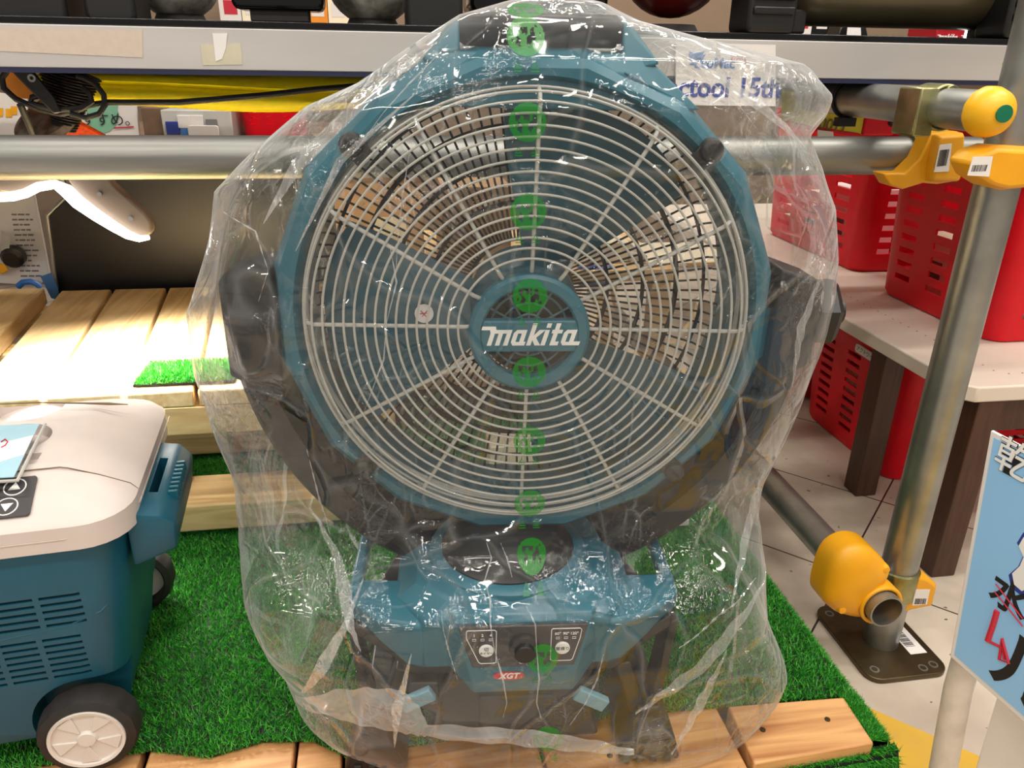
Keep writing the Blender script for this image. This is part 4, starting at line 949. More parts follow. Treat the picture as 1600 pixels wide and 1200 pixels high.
def block(name, label, cat, px0, px1, pyb, y, h, dep, m, group=None, taper=.9):
    a, b = at(px0, pyb, y=y), at(px1, pyb, y=y); t = thing(name, label, cat, ((a.x+b.x)/2, y+dep/2, TOPZ), group=group)
    w_ = b.x-a.x
    z0 = a.z-TOPZ
    MB().hull([Vector((s*w_/2*k, q*dep/2, z)) for s in (-1, 1) for q in (-1, 1) for z, k in ((z0+.008, 1), (z0, .94), (z0+h, 1))]).build('housing', m, t, bevel=.005)
    MB().box((-w_*.32, -dep*.35, .0006), (w_*.32, dep*.35, max(z0+.002, .004))).build('rubber_foot', 'rubber', t, bevel=.001)
    return t
block('battery_case', 'black rounded equipment case at the left end of the plank', 'case', -60, 107, 33, 1.0, .10, .10, 'black')
c2 = block('tool_stand', 'black stand block beside the first grey tank on the plank', 'stand', 134, 214, 34, 1.0, .10, .07, 'black')
block('tool_stand', 'black stand block between the grey tank and the bag on the plank', 'stand', 636, 724, 54, 1.0, .10, .07, 'black')
def tank(label, px0, px1, pyb, y, m, long=False):
    a, b = at(px0, pyb, y=y), at(px1, pyb, y=y); c_ = (a+b)/2; r = (b.x-a.x)/2
    t = thing('air_tank', label, 'tank', (c_.x, y, TOPZ))
    if not long:
        prof = [(r*math.sin(PI*i/16), r-r*math.cos(PI*i/16)) for i in range(17)]
        MB().lathe([(max(p[0], 0), p[1]*.95) for p in prof], (0, 0, a.z-TOPZ), (0, 0, 1), 40).build('tank_shell', m, t, smooth=60)
        MB().lathe([(r*.55, 0), (r*.6, .0), (r*.5, .012), (r*.4, .012)], (0, 0, 0), (0, 0, 1), 32, close=True).build('tank_foot', 'rubber', t)
    else:
        R2 = .05
        prof = [(0, -r), (R2*.6, -r+.006), (R2*.9, -r+.02), (R2, -r+.04), (R2, r-.04), (R2*.9, r-.02), (R2*.6, r-.006), (0, r)]
        MB().lathe(prof, (0, 0, a.z-TOPZ+R2), (1, 0, 0), 48).build('tank_shell', m, t, smooth=60)
        for s in (-1, 1): MB().hull([Vector((s*r*.97+dx, dy, z)) for dx in (-.02, .02) for dy in (-.03, .03) for z in (.0006, .03)]).build('tank_foot', 'rubber', t, bevel=.003)
    return t
tank('weathered grey round tank on the plank between the two black blocks at left', 212, 352, 31, 1.15, 'tankgrey')
tank('weathered grey round tank on the plank just left of the bag', 512, 652, 39, 1.15, 'tankgrey')
tank('dark red round tank on the plank above the right side of the bag', 968, 1122, 27, 1.15, 'tankred')
tank('long olive tank lying on the plank at the right', 1215, 1560, 40, 1.07, 'tankolive', True)
for lab, px0, px1, pyb in (('black ribbed machine foot between the red and olive tanks', 1166, 1242, 52), ('black ribbed machine foot right of the olive tank', 1568, 1640, 60)):
    t = block('machine_block', lab, 'machine', px0, px1, pyb, .99, .10, .06, 'black', 'ribbed machine feet on the plank')
    a, b = at(px0, pyb, y=.99), at(px1, pyb, y=.99); w_ = (b.x-a.x)
    for i in range(3): MB().box((-w_*.42, -.034, .02+.016*i), (w_*.42, -.029, .029+.016*i)).build('foot_rib', 'black', t, bevel=.002)
block('compressor', 'low black machine behind the top of the bag', 'machine', 735, 950, 20, 1.10, .10, .1, 'blackgloss')
block('compressor', 'black machine between the two grey tanks', 'machine', 362, 506, 14, 1.03, .10, .05, 'blackgloss')

# ------------------------------------------------------------------ behind the rack, left
dt = thing('display_table', 'brown display table behind the black screen carrying small goods', 'table', (-.4, 2.05, 0))
MB().box((-.9, -.32, .585), (.36, .45, .612)).build('table_top', 'carddark', dt, bevel=.003)
for x in (-.85, .30):
    for y in (-.25, .38): MB().box((x-.025, y-.025, .0004), (x+.025, y+.025, .585)).build('leg', 'brown', dt, bevel=.003)
DT = .6125
def carton(label, px0, px1, pyt, y, base, dep, m, name='carton', cat='box', group=None, tape=None):
    a = at(px0, pyt, y=y); b = at(px1, pyt, y=y); zt = (a.z+b.z)/2; x0, x1 = a.x, b.x
    t = thing(name, label, cat, ((x0+x1)/2, y+dep/2, base), group=group); hw = (x1-x0)/2; h = zt-base
    MB().box((-hw, -dep/2, .0008), (hw, dep/2, h)).build('box_body', m, t, bevel=.002)
    if tape: MB().box((-hw*.15, -dep/2-.0006, h*.25), (hw*.6, -dep/2-.0001, h*.75)).build('box_label', tape, t)
    return t
# black screen standing at the back of the pine pallet
SY = 1.545
scr = thing('flat_screen', 'black flat screen standing behind the pine pallet', 'screen', (-.45, SY, .2))
so = Vector((-.45, SY, .2))
ol = [at(74, 337, y=SY), at(108, 303, y=SY), at(130, 262, y=SY), at(530, 262, y=SY), at(540, 500, y=SY), at(95, 500, y=SY)]
MB().prism([p-so for p in ol], (0, .03, 0)).build('screen_panel', 'screen', scr, bevel=.004)
mb = MB(); mb.tube([ol[5]-so+Vector((0, .0, 0)), ol[0]-so, ol[1]-so, ol[2]-so], .0035, 8); mb.build('screen_trim', 'steel', scr, label='bright metal trim')
MB().box((.0, .005, -.2+.162), (.2, .03, .1)).build('screen_foot', 'black', scr)
# blue strap clip and blue coil at its left foot
tag(MB().hull([at(px, py, y=yy) for px, py in ((63, 432), (80, 426), (92, 452), (88, 468), (80, 466)) for yy in (1.52, 1.535)]).build('strap_clip', 'blueplastic', bevel=.001), 'blue plastic strap clip at the lower left corner of the screen', 'clip')
tag(MB().tube([at(px, py, y=1.6) for px, py in ((28, 448), (36, 441), (48, 440), (58, 444), (64, 450))], .006, 8).build('blue_hose', 'bluebright'), 'short loop of bright blue hose behind the pallet', 'hose')
# packaged product hanging left of the screen
pk = thing('hanging_package', 'white printed product card with black and yellow fittings left of the screen', 'package', at(35, 440, y=1.62)); ko = at(35, 440, y=1.62)
P_ = [at(px, py, y=1.62) for px, py in ((-30, 300), (52, 296), (78, 430), (60, 446), (-30, 440))]
MB().prism([p-ko for p in P_], (0, .006, 0)).build('backing_card', 'paper', pk)
mb = MB()
for r_ in range(13):
    y_ = 334+r_*8; x0 = 18+r_*1.2; n_ = random.randint(3, 5); xx = x0
    for i in range(n_):
        w_ = random.uniform(4, 11); 
        if xx+w_ > 50+r_*1.6: break
        q_ = [at(px, py, y=1.6190)-ko for px, py in ((xx, y_), (xx+w_, y_), (xx+w_, y_+2.4), (xx, y_+2.4))]; mb.prism(q_, (0, -.0004, 0)); xx += w_+2
mb.build('small_print', 'greyink', pk)
mb = MB(); c_ = at(20, 402, y=1.60)-ko; mb.lathe([(0, -.01), (.015, -.01), (.021, -.004), (.021, .012), (0, .012)], c_, (0, 1, .2), 28); mb.build('round_fitting', 'black', pk, bevel=.001)
MB().hull([at(px, py, y=yy)-ko for px, py in ((-8, 412), (6, 412), (13, 422), (4, 428), (-8, 426)) for yy in (1.59, 1.61)]).build('yellow_fitting', 'yellow', pk, bevel=.001)
MB().hull([at(px, py, y=yy)-ko for px, py in ((2, 360), (16, 372), (14, 395), (8, 408), (2, 385)) for yy in (1.592, 1.597)]).build('clear_blister', 'clearplastic', pk)
# LED work light hung from the pipe
LY = 1.10
wl = thing('work_light', 'glowing folding work light with flat grey arms hung under the pipe', 'work light', at(90, 285, y=LY)); wo = at(90, 285, y=LY)
arm = [(128, 262), (160, 262), (176, 288), (226, 334), (236, 347), (237, 362), (232, 369), (222, 372), (208, 368), (160, 336), (118, 300), (104, 280)]
a1 = MB().prism([at(px, py, y=LY+.01)-wo for px, py in arm], (0, .02, 0)).build('lamp_arm', 'lightgrey', wl, bevel=.003)
mb = MB()
for px, py in ((156, 303), (205, 341)): mb.lathe([(0, -.002), (.003, -.002), (.003, .001), (0, .001)], at(px, py, y=LY+.009)-wo, (0, 1, 0), 14)
mb.build('screw', 'steel', a1)
a2 = MB().prism([at(px, py, y=LY+.01)-wo for px, py in ((70, 262), (100, 262), (88, 282), (60, 294), (20, 302), (-20, 300), (-20, 280), (20, 272))], (0, .02, 0)).build('lamp_arm', 'lightgrey', wl, bevel=.003)
mb = MB(); pth = [(-25, 306), (0, 308), (20, 307), (40, 302), (60, 292), (85, 288), (104, 298), (122, 316), (150, 336), (178, 354), (200, 367), (218, 373), (233, 371)]
mb.tube([at(px, py, y=LY)-wo for px, py in pth], .006, 10, radii=[.006]*6+[.009, .009, .008, .007, .006, .0045, .003]); mb.build('light_strip', 'led', wl)
mb = MB(); mb.tube([at(100, 285, y=LY+.02)-wo, Vector((.01, -.06, .05)), Vector((.012, -.09, .10))], .004, 8); mb.build('hanger_cord', 'ink', wl)
lo_ = area('work_light_beam', (wo.x+.03, LY+.0, wo.z-.09), .34, .06, 9.5, (1, .95, .86), (wo.x+.06, LY-.06, .1)); lo_.data.spread = math.radians(130)
# goods seen between plank and pipe
tarp = thing('hanging_foam_mat', 'yellow folded foam mat hung under the shelf plank', 'mat', (0, 1.25, .70)); to = Vector((0, 1.25, .70))
mb = MB(); loops = []
xa, xb = at(60, 140, y=1.25).x, at(700, 140, y=1.25).x; zt = .7715; zb = at(280, 171, y=1.25).z
for i in range(31):
    f = i/30; x = xa+(xb-xa)*f; loop = []
    wv = .004*math.sin(f*9); zm = zb+(zt-zb)*(.55+.10*math.sin(f*5+1))
    for yy, zz in ((1.28, zt), (1.262, zt-.004), (1.25, zm+.012), (1.247, zm+.006), (1.258, zm+.001), (1.246, zm-.006), (1.243, (zm+zb)/2), (1.25, zb+.006+wv), (1.262, zb+wv), (1.29, zb+.004+wv), (1.30, zt)):
        loop.append(Vector((x, yy, zz))-to)
    loops.append(loop)
loft(mb, loops); mb.build('mat_roll', 'tarp', tarp, smooth=70)
cab = thing('power_cable', 'black power cable looping round the hanging grinder and along the yellow mat', 'cable', at(140, 165, y=1.06)); co = at(140, 165, y=1.06)
mb = MB(); mb.tube([at(px, py, y=1.06)-co for px, py in ((640, 128), (500, 139), (420, 148), (340, 155), (280, 160), (220, 160), (170, 160), (140, 164), (120, 172), (95, 178), (60, 170), (25, 155), (6, 138), (3, 122), (10, 112))], .0036, 8); mb.build('cable_run', 'ink', cab)
mb = MB(); mb.tube([at(px, py, y=1.052)-co for px, py in ((110, 178), (135, 184), (155, 178), (164, 164), (162, 148), (150, 132), (136, 124), (120, 118))], .0034, 8); mb.tube([at(px, py, y=1.055)-co for px, py in ((60, 150), (50, 152), (48, 160), (60, 165), (90, 172), (128, 168), (144, 158), (140, 146), (128, 136))], .0034, 8); mb.build('cable_loop', 'ink', cab)
gr = thing('hand_grinder', 'black hand tool with ribbed grip hanging upside down under the plank', 'power tool', at(100, 150, y=1.10)); go = at(100, 150, y=1.10)
top_, bot_ = at(110, 112, y=1.10)-go, at(100, 203, y=1.10)-go; n_ = 40
mb = MB(); mb.tube([top_.lerp(bot_, i/n_) for i in range(n_+1)], .02, 24, radii=[(.034-.021*i/n_)*(1.05 if i % 2 else .95) for i in range(n_+1)]); mb.build('ribbed_grip', 'black', gr, smooth=25)
mb = MB(); mb.hull([at(px, py, y=yy)-go for px, py in ((12, 105), (48, 105), (84, 150), (96, 176), (84, 178), (40, 134)) for yy in (1.045, 1.058)]); gb = mb.build('trigger_lever', 'black', gr, bevel=.002)
MB().lathe([(.002, -.0015), (.0045, -.0015), (.0045, .001), (.002, .001)], at(50, 122, y=1.044)-go, (0, 1, 0), 16, close=True).build('lever_pin', 'steel', gb)
mb = MB(); mb.lathe([(0, .004), (.03, .004), (.047, .0), (.05, -.007), (.047, -.010), (0, -.008)], at(74, 180, y=1.12)-go, (-.34, -.5, .8), 40); mb.build('grinding_disc', 'brownmetal', gr)
tag(MB().prism([at(px, py, y=1.16) for px, py in ((8, 108), (30, 106), (60, 140), (46, 155), (26, 153), (8, 130))], (0, .004, 0)).build('price_card', 'orange'), 'orange price card behind the cable loop at far left', 'card')
tag(MB().hull([at(px, py, y=yy) for px, py in ((90, 216), (112, 186), (124, 188), (165, 210), (172, 220)) for yy in (1.3, 1.34)]+[at(90, 240, y=1.34), at(172, 240, y=1.34)]).build('hanging_net_bag', 'orangered', bevel=.006), 'orange net bag behind the pipe below the hanging tool', 'net bag')
pc = thing('printed_board', 'white board with a mint green blob leaning behind the orange net bag', 'board', (at(170, 213, y=1.9).x, 1.9, DT)); pco = Vector(pc.location)
MB().prism([at(px, py, y=1.9)-pco for px, py in ((100, 160), (212, 160), (221, 245), (100, 245))], (0, .008, 0)).build('board_sheet', 'paper', pc)
MB().prism([at(160+26*math.cos(t_*2*PI/28)*(1+.12*math.sin(3*t_)), 178+30*math.sin(t_*2*PI/28), y=1.899)-pco for t_ in range(28)], (0, -.0006, 0)).build('mint_blob', 'mint', pc)
for i, (s_, px, py) in enumerate((('おすすめ。', 160, 188),)): text('lettering', s_, .03, frame(at(px, py, y=1.896)-pco, (1, 0, 0), (0, 0, 1)), 'ink', pc, .0002)
mb = MB(); mb.prism([at(px, py, y=1.897)-pco for px, py in ((178, 199), (209, 197), (209, 199), (178, 201))], (0, -.0005, 0)); mb.build('small_print', 'redink', pc)
bl_ = thing('leaflet', 'white leaflet with small yellow pictures at the far left behind the cable', 'leaflet', (at(15, 213, y=1.85).x, 1.85, DT)); bo = Vector(bl_.location)
MB().prism([at(px, py, y=1.85)-bo for px, py in ((-30, 140), (42, 152), (44, 250), (-30, 250))], (0, .004, 0)).build('leaflet_sheet', 'paper', bl_)
MB().prism([at(px, py, y=1.849)-bo for px, py in ((31, 160), (36, 161), (40, 192), (34, 194))], (0, -.0006, 0)).build('dark_band', 'ink', bl_)
mb = MB(); 
for px, py in ((0, 175), (14, 176), (22, 172)): mb.prism([at(px+dx, py+dy, y=1.849)-bo for dx, dy in ((-5, -6), (5, -6), (5, 7), (-5, 7))], (0, -.0006, 0))
mb.build('yellow_picture', 'yellow', bl_)
carton('flat brown cartons stacked on edge beside the clear organiser', 219, 256, 168, 1.88, DT, .16, 'carddark')
og = carton('milky plastic organiser box with blue parts on the display table', 250, 360, 172, 1.86, DT, .2, 'clearplastic', 'organiser_box', 'organiser')
oo = Vector(og.location)
for px, py, m_, s_ in ((270, 200, 'blueink', 9), (288, 190, 'paper', 9), (308, 190, 'paper', 9), (331, 195, 'greyink', 8), (290, 207, 'ltblueink', 6)):
    a = at(px, py, y=1.858)-oo; k_ = s_*.0015; MB().box((a.x-k_, -.105, a.z-k_), (a.x+k_, -.1005, a.z+k_)).build('compartment', m_, og, bevel=.001)
a = at(318, 205, y=1.85)-oo; MB().prism([Vector((a.x+x, -.112, a.z+z)) for x, z in rrect(-.032, .032, -.012, .012, .006)], (0, .006, 0)).build('handle', 'paper', og, bevel=.001)
# small bright goods glimpsed over the plank
sh_ = thing('wall_shelf', 'pale shelf of small goods far behind the tanks', 'shelf', (0, 2.75, .86))
MB().box((-2, 0, 0), (2.6, .22, .02)).build('shelf_board', 'wall', sh_, bevel=.002)
for x in (-1.6, 0, 1.8): MB().box((x-.01, .0, -.12), (x+.01, .22, 0)).build('bracket', 'wall', sh_)
for i, (px, m_) in enumerate(((360, 'paper'), (393, 'creampaper'), (427, 'lid'), (461, 'paper'), (496, 'orange'), (528, 'creampaper'), (1260, 'paper'), (1290, 'blackgloss'))):
    a = at(px, 20, y=2.78)
    nm = ['white', 'cream', 'pinkish', 'narrow white', 'orange', 'pale', 'white', 'black'][i]
    t = thing('small_carton', f'{nm} little box far back over the plank, {["leftmost","beside the first white one","beyond the cream one","left of the orange one","left of the second grey tank","beside the orange one","below the olive tank","below the olive tank"][i]}', 'box', (a.x, 2.84, .8805), group='little boxes on the far shelf')
    MB().box((-.035, -.05, 0), (.035, .05, .12+.01*(i % 3))).build('box_body', m_, t, bevel=.002)
    MB().box((-.02, -.0506, .03), (.02, -.0502, .07)).build('box_label', 'paper' if m_ != 'paper' else 'redink', t)
bx = thing('red_tool_carton', 'red carton with white brand lettering far back under the olive tank', 'box', (at(1500, 55, y=1.32).x, 1.36, TOPZ-.0005)); bxo = Vector(bx.location)
a, b = at(1462, 70, y=1.32), at(1545, 36, y=1.32)
w0 = (b.x-a.x)/2
MB().box((-w0, -.04, .0008), (w0, .04, b.z-TOPZ)).build('box_body', 'darkred', bx, bevel=.002)
for row, zz in ((0, .022), (1, .006)):
    for i in range(2): logo('lettering', frame(Vector((-w0*.5+i*w0*.98, -.0403, zz+.004)), (1, 0, 0), (0, 0, 1)), w0*.86, 'white', bx, .0003)
lb_ = thing('small_instrument', 'little black device with a white label beside the red carton', 'device', (at(1335, 50, y=1.25).x, 1.27, TOPZ-.0005)); 
MB().hull([Vector(p) for p in ((-.028, -.02, .001), (.028, -.02, .001), (-.02, -.015, .026), (.02, -.015, .026), (-.028, .02, .001), (.028, .02, .001), (-.02, .02, .026), (.02, .02, .026))]).build('case', 'blackgloss', lb_, bevel=.002)
MB().hull([Vector(p) for p in ((-.013, -.0205, .008), (.012, -.0205, .008), (-.012, -.0172, .02), (.011, -.0172, .02), (-.013, -.021, .008), (.012, -.021, .008), (-.012, -.0177, .02), (.011, -.0177, .02))]).build('label', 'paper', lb_)
ll = thing('lit_torch', 'small glowing white lamp beside the red carton', 'lamp', (at(1521, 60, y=1.2).x, 1.21, TOPZ-.0005))
MB().lathe([(0, .001), (.008, .001), (.008, .034), (.006, .038), (0, .038)], (0, 0, 0), (0, 0, 1), 20).build('lamp_tube', 'farlamp', ll)
MB().lathe([(0, .0385), (.006, .0385), (.008, .05), (0, .05)], (0, 0, 0), (0, 0, 1), 20).build('lamp_cap', 'steel', ll)
for i, (px, w_) in enumerate(((1230, .05), (1275, .06), (1410, .05))):
    t = thing('paper_slip', f'white paper slip lying on the plank {["left of","just left of","right of"][i]} the {["second slip near the bag","little black device","little black device"][i]}', 'paper', (at(px, 62, y=1.2).x, 1.2, TOPZ-.0003), group='paper slips on the plank')
    MB().hull([Vector(p) for p in ((-w_/2, -.04, .0005), (w_/2, -.03, .0005), (w_/2, .04, .006), (-w_/2, .04, .006), (-w_/2, -.04, .0012), (w_/2, -.03, .0012), (w_/2, .04, .0068), (-w_/2, .04, .0068))]).build('slip', 'paper', t)

# ------------------------------------------------------------------ goods behind the fan
carton('tan cardboard carton behind the upper left of the fan guard', 520, 660, 285, 1.30, DZ+.0005, .2, 'card', tape='creampaper')
carton('second tan carton behind the fan right of the first', 690, 800, 292, 1.57, .3855, .2, 'card', tape='card')
bk = thing('low_stand', 'pine stand behind the right of the fan under bright cartons', 'stand', (.42, 1.75, 0))
MB().box((-.46, -.2, .36), (.2, .25, .385)).build('table_top', 'pine_x', bk, bevel=.002)
for x in (-.43, .17):
    for y in (-.17, .22): MB().box((x-.02, y-.02, .0005), (x+.02, y+.02, .36)).build('leg', 'pine_x', bk)
carton('yellow and white carton behind the right of the fan guard', 1015, 1150, 415, 1.60, .3855, .2, 'creampaper', tape='yellow')
carton('cream carton behind the fan hub', 880, 985, 380, 1.62, .3855, .2, 'creampaper', tape='paper')
carton('grey carton between the cream and yellow ones behind the fan', 988, 1012, 400, 1.60, .3855, .15, 'tankgrey')
carton('blue carton low behind the fan hub', 905, 960, 446, 1.56, .3855, .04, 'blueink')
lf = thing('printed_leaflet_box', 'cream leaflet box with red print standing on the turf behind the fan', 'box', (at(800, 720, z=GZ).x, 1.08, GZ+.008)); lfo = Vector(lf.location)
MB().box((-.055, -.03, .0004), (.06, .03, .085)).build('box_body', 'creampaper', lf, bevel=.002)
MB().box((-.035, -.0306, .012), (.05, -.0302, .024)).build('print_band', 'redink', lf)
mb = MB(); mb.box((-.045, -.0306, .05), (.045, -.0302, .056)); mb.box((-.045, -.0306, .038), (.02, -.0302, .042)); mb.build('small_print', 'greyink', lf)
tag(MB().box((at(905, 735, z=GZ).x, .99, GZ+.011), (at(1010, 735, z=GZ).x, 1.06, GZ+.02)).build('pink_pamphlet', 'redink'), 'pink pamphlet lying on the turf behind the fan base', 'pamphlet')
tag(MB().box((at(1030, 820, z=GZ).x, .92, GZ+.011), (at(1068, 820, z=GZ).x, .96, GZ+.02)).build('paper_card', 'paper'), 'white card lying on the turf behind the right of the fan base', 'card')
# white notice hanging on the plank behind the bag
nt_ = thing('shop_notice', 'white notice with blue lettering taped to the plank behind the bag', 'notice', at(1130, 112, y=BY-.004)); no = Vector(nt_.location)
MB().prism([at(px, py, y=BY-.004)-no for px, py in ((1056, 66), (1212, 70), (1212, 166), (1056, 164))], (0, .0015, 0)).build('notice_sheet', 'paper', nt_)
def nf(px, py): return frame(at(px, py, y=BY-.0046)-no, (1, 0, 0), (0, 0, 1))
MB().prism([at(px, py, y=BY-.0042)-no for px, py in ((1077, 80), (1084, 84), (1101, 79), (1098, 86), (1103, 84), (1097, 95), (1086, 101), (1076, 101), (1082, 97), (1076, 93))], (0, -.0006, 0)).build('blue_emblem', 'ltblueink', nt_)
text('lettering', 'EcoMac', .017, nf(1117, 99), 'ltblueink', nt_, .0002, bold=.0003)
mb = MB()
for k_, r_ in enumerate((10, 6.5, 3)):
    mb.tube([at(1154+r_*math.cos(t_), 94-r_*1.0*math.sin(t_), y=BY-.0046)-no for t_ in [i*PI/10 for i in range(11)]], .0008, 5)
mb.tube([at(px, py, y=BY-.0046)-no for px, py in ((1143, 99), (1143, 85), (1165, 85), (1165, 99))], .0008, 5); mb.build('red_emblem', 'redink', nt_)
text('lettering', 'actool 15th', .0325, nf(1133, 138), 'blueink', nt_, .0002, bold=.0008)

# ------------------------------------------------------------------ table and baskets at right
TZ = .353
tb = thing('display_bench', 'white topped low bench with dark brown legs carrying red baskets', 'bench', (1.25, 1.5, 0)); tbo = Vector((1.25, 1.5, 0))
top = MB().prism([Vector((x, y, TZ-.026))-tbo for x, y in ((.872, .94), (1.75, .93), (1.75, 2.5), (.855, 2.5), (.855, .955))], (0, 0, .026)).build('bench_top', 'tabletop', tb, bevel=.003)
mb = MB()
for i in range(42):
    for x in (.915, .93) if i % 1 == 0 else (): pass
    mb.lathe([(0, 0), (.0016, 0), (.0016, .0003), (0, .0003)], Vector((.945+.0, 1.0+i*.024, TZ))-tbo, (0, 0, 1), 6)
for i in range(30): mb.lathe([(0, 0), (.0016, 0), (.0016, .0003), (0, .0003)], Vector((.96+i*.024, .985, TZ))-tbo, (0, 0, 1), 6)
mb.build('peg_holes', 'carddark', top)
for x, y in ((.905, .965), (.925, 1.225), (1.68, .97), (1.68, 2.3)): MB().box(Vector((x-.022, y-.022, .0005))-tbo, Vector((x+.022, y+.022, TZ-.026))-tbo).build('leg', 'brown', tb, bevel=.002)
MB().box(Vector((.93, .955, TZ-.085))-tbo, Vector((1.66, .975, TZ-.026))-tbo).build('apron', 'brown', tb, bevel=.002)
def basket(label, x0, x1, y0, y1, z0, h, rows, group='red shopping baskets', colsx=3, colsy=3, ttl=None):
    cx, cy = (x0+x1)/2, (y0+y1)/2; t = thing('red_basket', label, 'basket', (cx, cy, z0), group=group)
    hx, hy = (x1-x0)/2, (y1-y0)/2; tp = .93; th = .004
    mb = MB(); R_ = lambda k, ins, z: lp_(rrect(-hx*k+ins, hx*k-ins, -hy*k+ins, hy*k-ins, .03), z)
    lo1 = [R_(tp*.97, 0, .001), R_(tp, 0, .012), R_(1, 0, h-.03), R_(1, -.006, h-.03), R_(1, -.006, h), R_(1, th, h), R_(tp, th, .006)]
    loft(mb, lo1); sh = mb.build('basket_shell', 'red', t, smooth=30)
    cm = MB(); dz = (h-.09)/rows
    for r_ in range(rows):
        z = .035+dz*(r_+.5)
        for i in range(colsx):
            xc = -hx*.82+(2*hx*.82)*(i+.5)/colsx; cm.box((xc-hx*.27/colsx*2*.72, -hy*1.3, z-dz*.22), (xc+hx*.27/colsx*2*.72, hy*1.3, z+dz*.22))
        
    ct = cm.build('cutter', 'hole_shade', t); bpy.context.view_layer.update(); cut(sh, ct)
    cm = MB()
    for r_ in range(rows):
        z = .035+dz*(r_+.5)
        for i in range(colsy):
            yc = -hy*.82+(2*hy*.82)*(i+.5)/colsy; cm.box((-hx*1.3, yc-hy*.27/colsy*2*.72, z-dz*.22), (hx*1.3, yc+hy*.27/colsy*2*.72, z+dz*.22))
    ct = cm.build('cutter', 'hole_shade', t); bpy.context.view_layer.update(); cut(sh, ct)
    mb = MB(); mb.tube([(-hx-.008, -hy*.6, h+.004), (-hx-.010, -hy*.55, h-.008), (-hx-.010, hy*.55, h-.008), (-hx-.008, hy*.6, h+.004)], .005, 8); mb.build('carry_handle', 'black', t)
    return t
bA = basket('red slotted basket at the front of the white bench beside the post', 1.015, 1.40, 1.10, 1.455, TZ+.0008, .36, 10)
bB = basket('red slotted basket at the back of the white bench behind the pipe', 1.05, 1.42, 1.575, 2.05, TZ+.0008, .335, 9)
bC = basket('red slotted basket on the floor under the white bench', .985, 1.38, 1.235, 1.60, .0008, .285, 9)
bD = basket('red slotted basket on the floor further back under the bench', 1.0, 1.38, 1.66, 2.0, .0008, .27, 9)
basket('red slotted basket on the display table beside the organiser box', at(374, 190, y=1.9).x, at(470, 190, y=1.9).x, 1.9, 2.15, DT+.0008, .16, 6, group='red shopping baskets')
for b_, lab in ((bA, 'front basket on the bench'), (bB, 'back basket on the bench'), (bC, 'basket under the bench')):
    l_ = Vector(b_.location)
    for i, (dx, dy, w_, d_, h_, m_) in enumerate(((-.08, -.06, .12, .12, .16, 'paper'), (.07, .03, .12, .16, .22, 'blackgloss'), (-.06, .09, .13, .1, .12, 'creampaper'))):
        t = thing('boxed_goods', f'{["white","black","cream"][i]} box of goods inside the {lab}', 'box', l_+Vector((dx, dy, .0125)), group='boxes inside the baskets')
        MB().box((-w_/2, -d_/2, 0), (w_/2, d_/2, h_)).build('box_body', m_, t, bevel=.002)
        MB().box((-w_/2-.0006, -d_*.3, h_*.3), (-w_/2-.0001, d_*.2, h_*.6)).build('box_label', 'greyink' if m_ != 'blackgloss' else 'paper', t)
# name label on the basket under the bench
lc = Vector(bC.location); MN = frame(Vector((.978, 1.345, .243))-lc, (0, -1, -.02), (0, 0, 1))
nl = MB().prism([MN @ Vector((x, y, 0)) for x, y in rrect(-.058, .058, -.009, .009, .006)], MN.to_3x3() @ Vector((0, 0, .003))).build('name_label', 'paper', bC, label='white name label')
text('lettering', 'アクトツール富山店', .0118, MN @ Matrix.Translation((0, 0, .0033)), 'ink', nl, .0001)
# yellow price tag clip behind the pipe
tg = thing('price_tag', 'yellow price tag in a red clip frame behind the horizontal pipe', 'price tag', at(1320, 205, y=1.15)); tgo = Vector(tg.location)
MB().prism([at(px, py, y=1.15)-tgo for px, py in ((1225, 140), (1296, 152), (1352, 176), (1345, 210), (1270, 198), (1220, 190))], (0, .003, 0)).build('tag_card', 'tagyellow', tg)
text('lettering', '0011', .024, frame(at(1302, 197, y=1.148)-tgo, (1, 0, -.16), (.16, 0, 1)), 'carddark', tg, .0002)
MB().prism([at(px, py, y=1.148)-tgo for px, py in ((1215, 186), (1270, 197), (1345, 209), (1345, 216), (1215, 196))], (0, .006, 0)).build('tag_frame', 'red', tg, bevel=.001)
MB().prism([at(px, py, y=1.146)-tgo for px, py in ((1354, 173), (1400, 180), (1408, 186), (1404, 202), (1396, 212), (1348, 212))], (0, .014, 0)).build('clip_arm', 'red', tg, bevel=.003)
MB().lathe([(0, -.002), (.006, -.002), (.008, .0), (.008, .01), (0, .01)], at(1397, 190, y=1.143)-tgo, (0, 1, 0), 20).build('clip_screw', 'black', tg)
MB().prism([at(px, py, y=1.144)-tgo for px, py in ((1278, 203), (1302, 206), (1303, 220), (1278, 220))], (0, .002, 0)).build('name_label', 'paper', tg)

# ------------------------------------------------------------------ sign at the right edge
SX = .50
sg = thing('notice_stand', 'light blue notice board with brush lettering on a white pole at right edge', 'sign', (SX+.02, .47, 0)); sgo = Vector(sg.location)
TL, BL = at(1548, 672, x=SX), at(1484, 1026, x=SX)
sd = Vector((math.sin(math.radians(7)), -math.cos(math.radians(7)), 0)); sn_ = sd.cross(TL-BL).normalized()
BR, TR = BL+sd*.19, TL+sd*.19
MB().prism([p-sgo for p in (TL, BL, BR, TR)], -sn_*.003).build('sign_border', 'paper', sg, bevel=.001)
def sgp(u, v, off=0): return TL.lerp(TR, u).lerp(BL.lerp(BR, u), v)+sn_*off-sgo
MB().prism([sgp(.025, .02, .0006), sgp(.025, .975, .0006), sgp(.975, .975, .0006), sgp(.975, .02, .0006)], -sn_*.0004).build('sign_face', 'signblue', sg)
xd = sd; xd2 = sd; yd = (TL-BL).normalized()
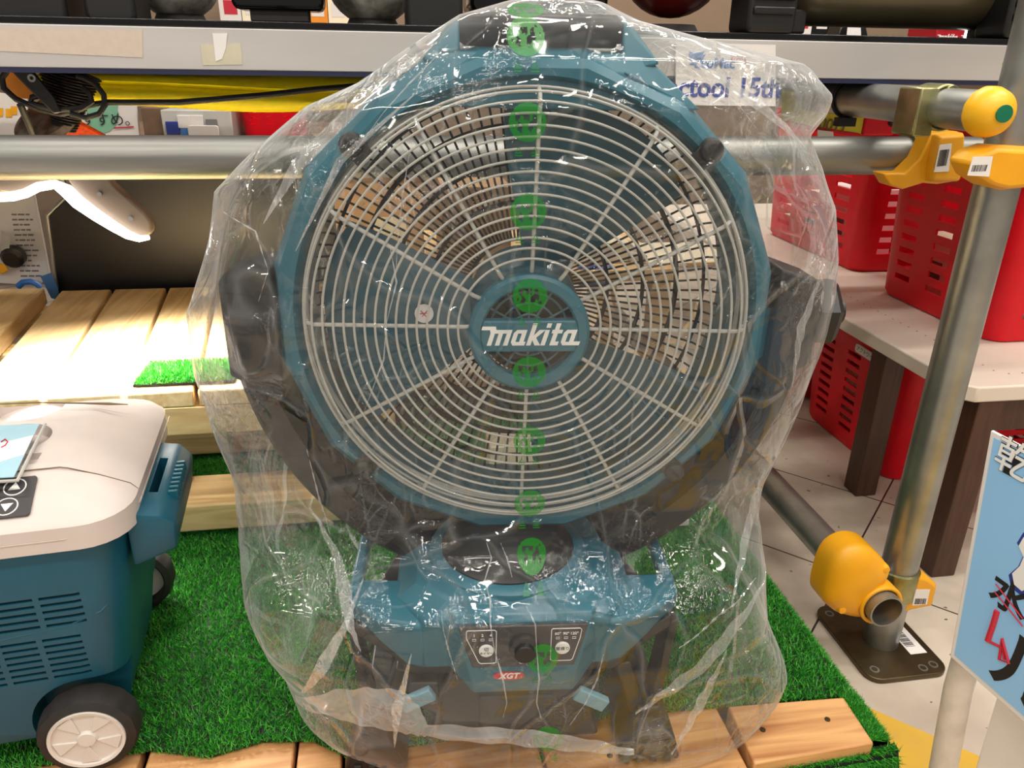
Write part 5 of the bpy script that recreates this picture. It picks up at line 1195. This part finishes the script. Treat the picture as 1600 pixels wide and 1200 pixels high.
def sign_at(px, py, off):
    r = RT*((px-800)/FPX)+UP*((600-py)/FPX)+FW
    return CAM+r*((BL-CAM).dot(sn_)/r.dot(sn_))+sn_*off-sgo
text('lettering', '乾', .034, frame(sign_at(1584, 720, .0008), xd2, yd), 'ink', sg, .0002, bold=.0007)
text('lettering', '乾', .034, frame(sign_at(1584, 720, .0014), xd2, yd), 'white', sg, .0002, bold=.0001)
blob = [(1590, 848), (1600, 832), (1622, 828), (1632, 850), (1628, 880), (1634, 915), (1612, 925), (1596, 930), (1581, 918), (1577, 898), (1592, 885), (1600, 868)]
MB().prism([sign_at(px, py, .0008) for px, py in blob], -sn_*.0004).build('blue_outline', 'blueink', sg)
cb_ = sum((Vector((px, py)) for px, py in blob), Vector((0, 0)))/len(blob)
MB().prism([sign_at(cb_.x+(px-cb_.x)*.78, cb_.y+(py-cb_.y)*.86, .0013) for px, py in blob], -sn_*.0004).build('white_character', 'white', sg)
text('lettering', '水', .036, frame(sign_at(1577, 934, .0008), xd, yd), 'ink', sg, .0002, bold=.0007)
mb = MB()
for p0, p1 in (((1558, 912), (1600, 966)), ((1556, 924), (1600, 978))): mb.tube([sign_at(*p0, .0016), sign_at(*p1, .0016)], .0006, 5)
mb.tube([sign_at(px, py, .0012) for px, py in ((1560, 954), (1554, 975), (1545, 1001))], .0026, 6); mb.tube([sign_at(px, py, .0012) for px, py in ((1545, 1001), (1560, 1008), (1568, 1014))], .0012, 6)
mb.tube([sign_at(px, py, .0012) for px, py in ((1568, 998), (1563, 1030), (1578, 1036), (1568, 998), (1571, 1030))], .0014, 6); mb.build('red_marker_stroke', 'redink', sg)
text('lettering', 'ル', .07, frame(sign_at(1606, 1062, .0008), xd, yd), 'ink', sg, .0002, bold=.0012)
pb = at(1500, 1075, x=SX+.024)
MB().tube([Vector((SX+.022, pb.y-.03, .0005))-sgo, Vector((SX+.022, pb.y, pb.z))-sgo, Vector((SX+.0245, pb.y+.004, pb.z+.075))-sgo], .0125, 20).build('sign_pole', 'signpole', sg)
wp = thing('white_panel', 'white printed panel standing behind the blue notice board', 'panel', (SX+.055, .36, 0)); wpo = Vector(wp.location)
MB().prism([Vector(p)-wpo for p in ((SX+.05, .465, .0006), (SX+.085, .20, .0006), (SX+.085, .20, .285), (SX+.05, .475, .285))], (.006, 0, 0)).build('panel_sheet', 'paper', wp, bevel=.001)
mb = MB()
for i in range(10):
    z = .20-.012*i; y1_ = .34+random.uniform(.02, .05); fx = lambda y: SX+.0497+(.468-y)*.132; mb.prism([Vector((fx(y), y, zz))-wpo for y, zz in ((.34, z), (y1_, z), (y1_, z+.003), (.34, z+.003))], (-.0006, 0, 0))
mb.build('small_print', 'greyink', wp)
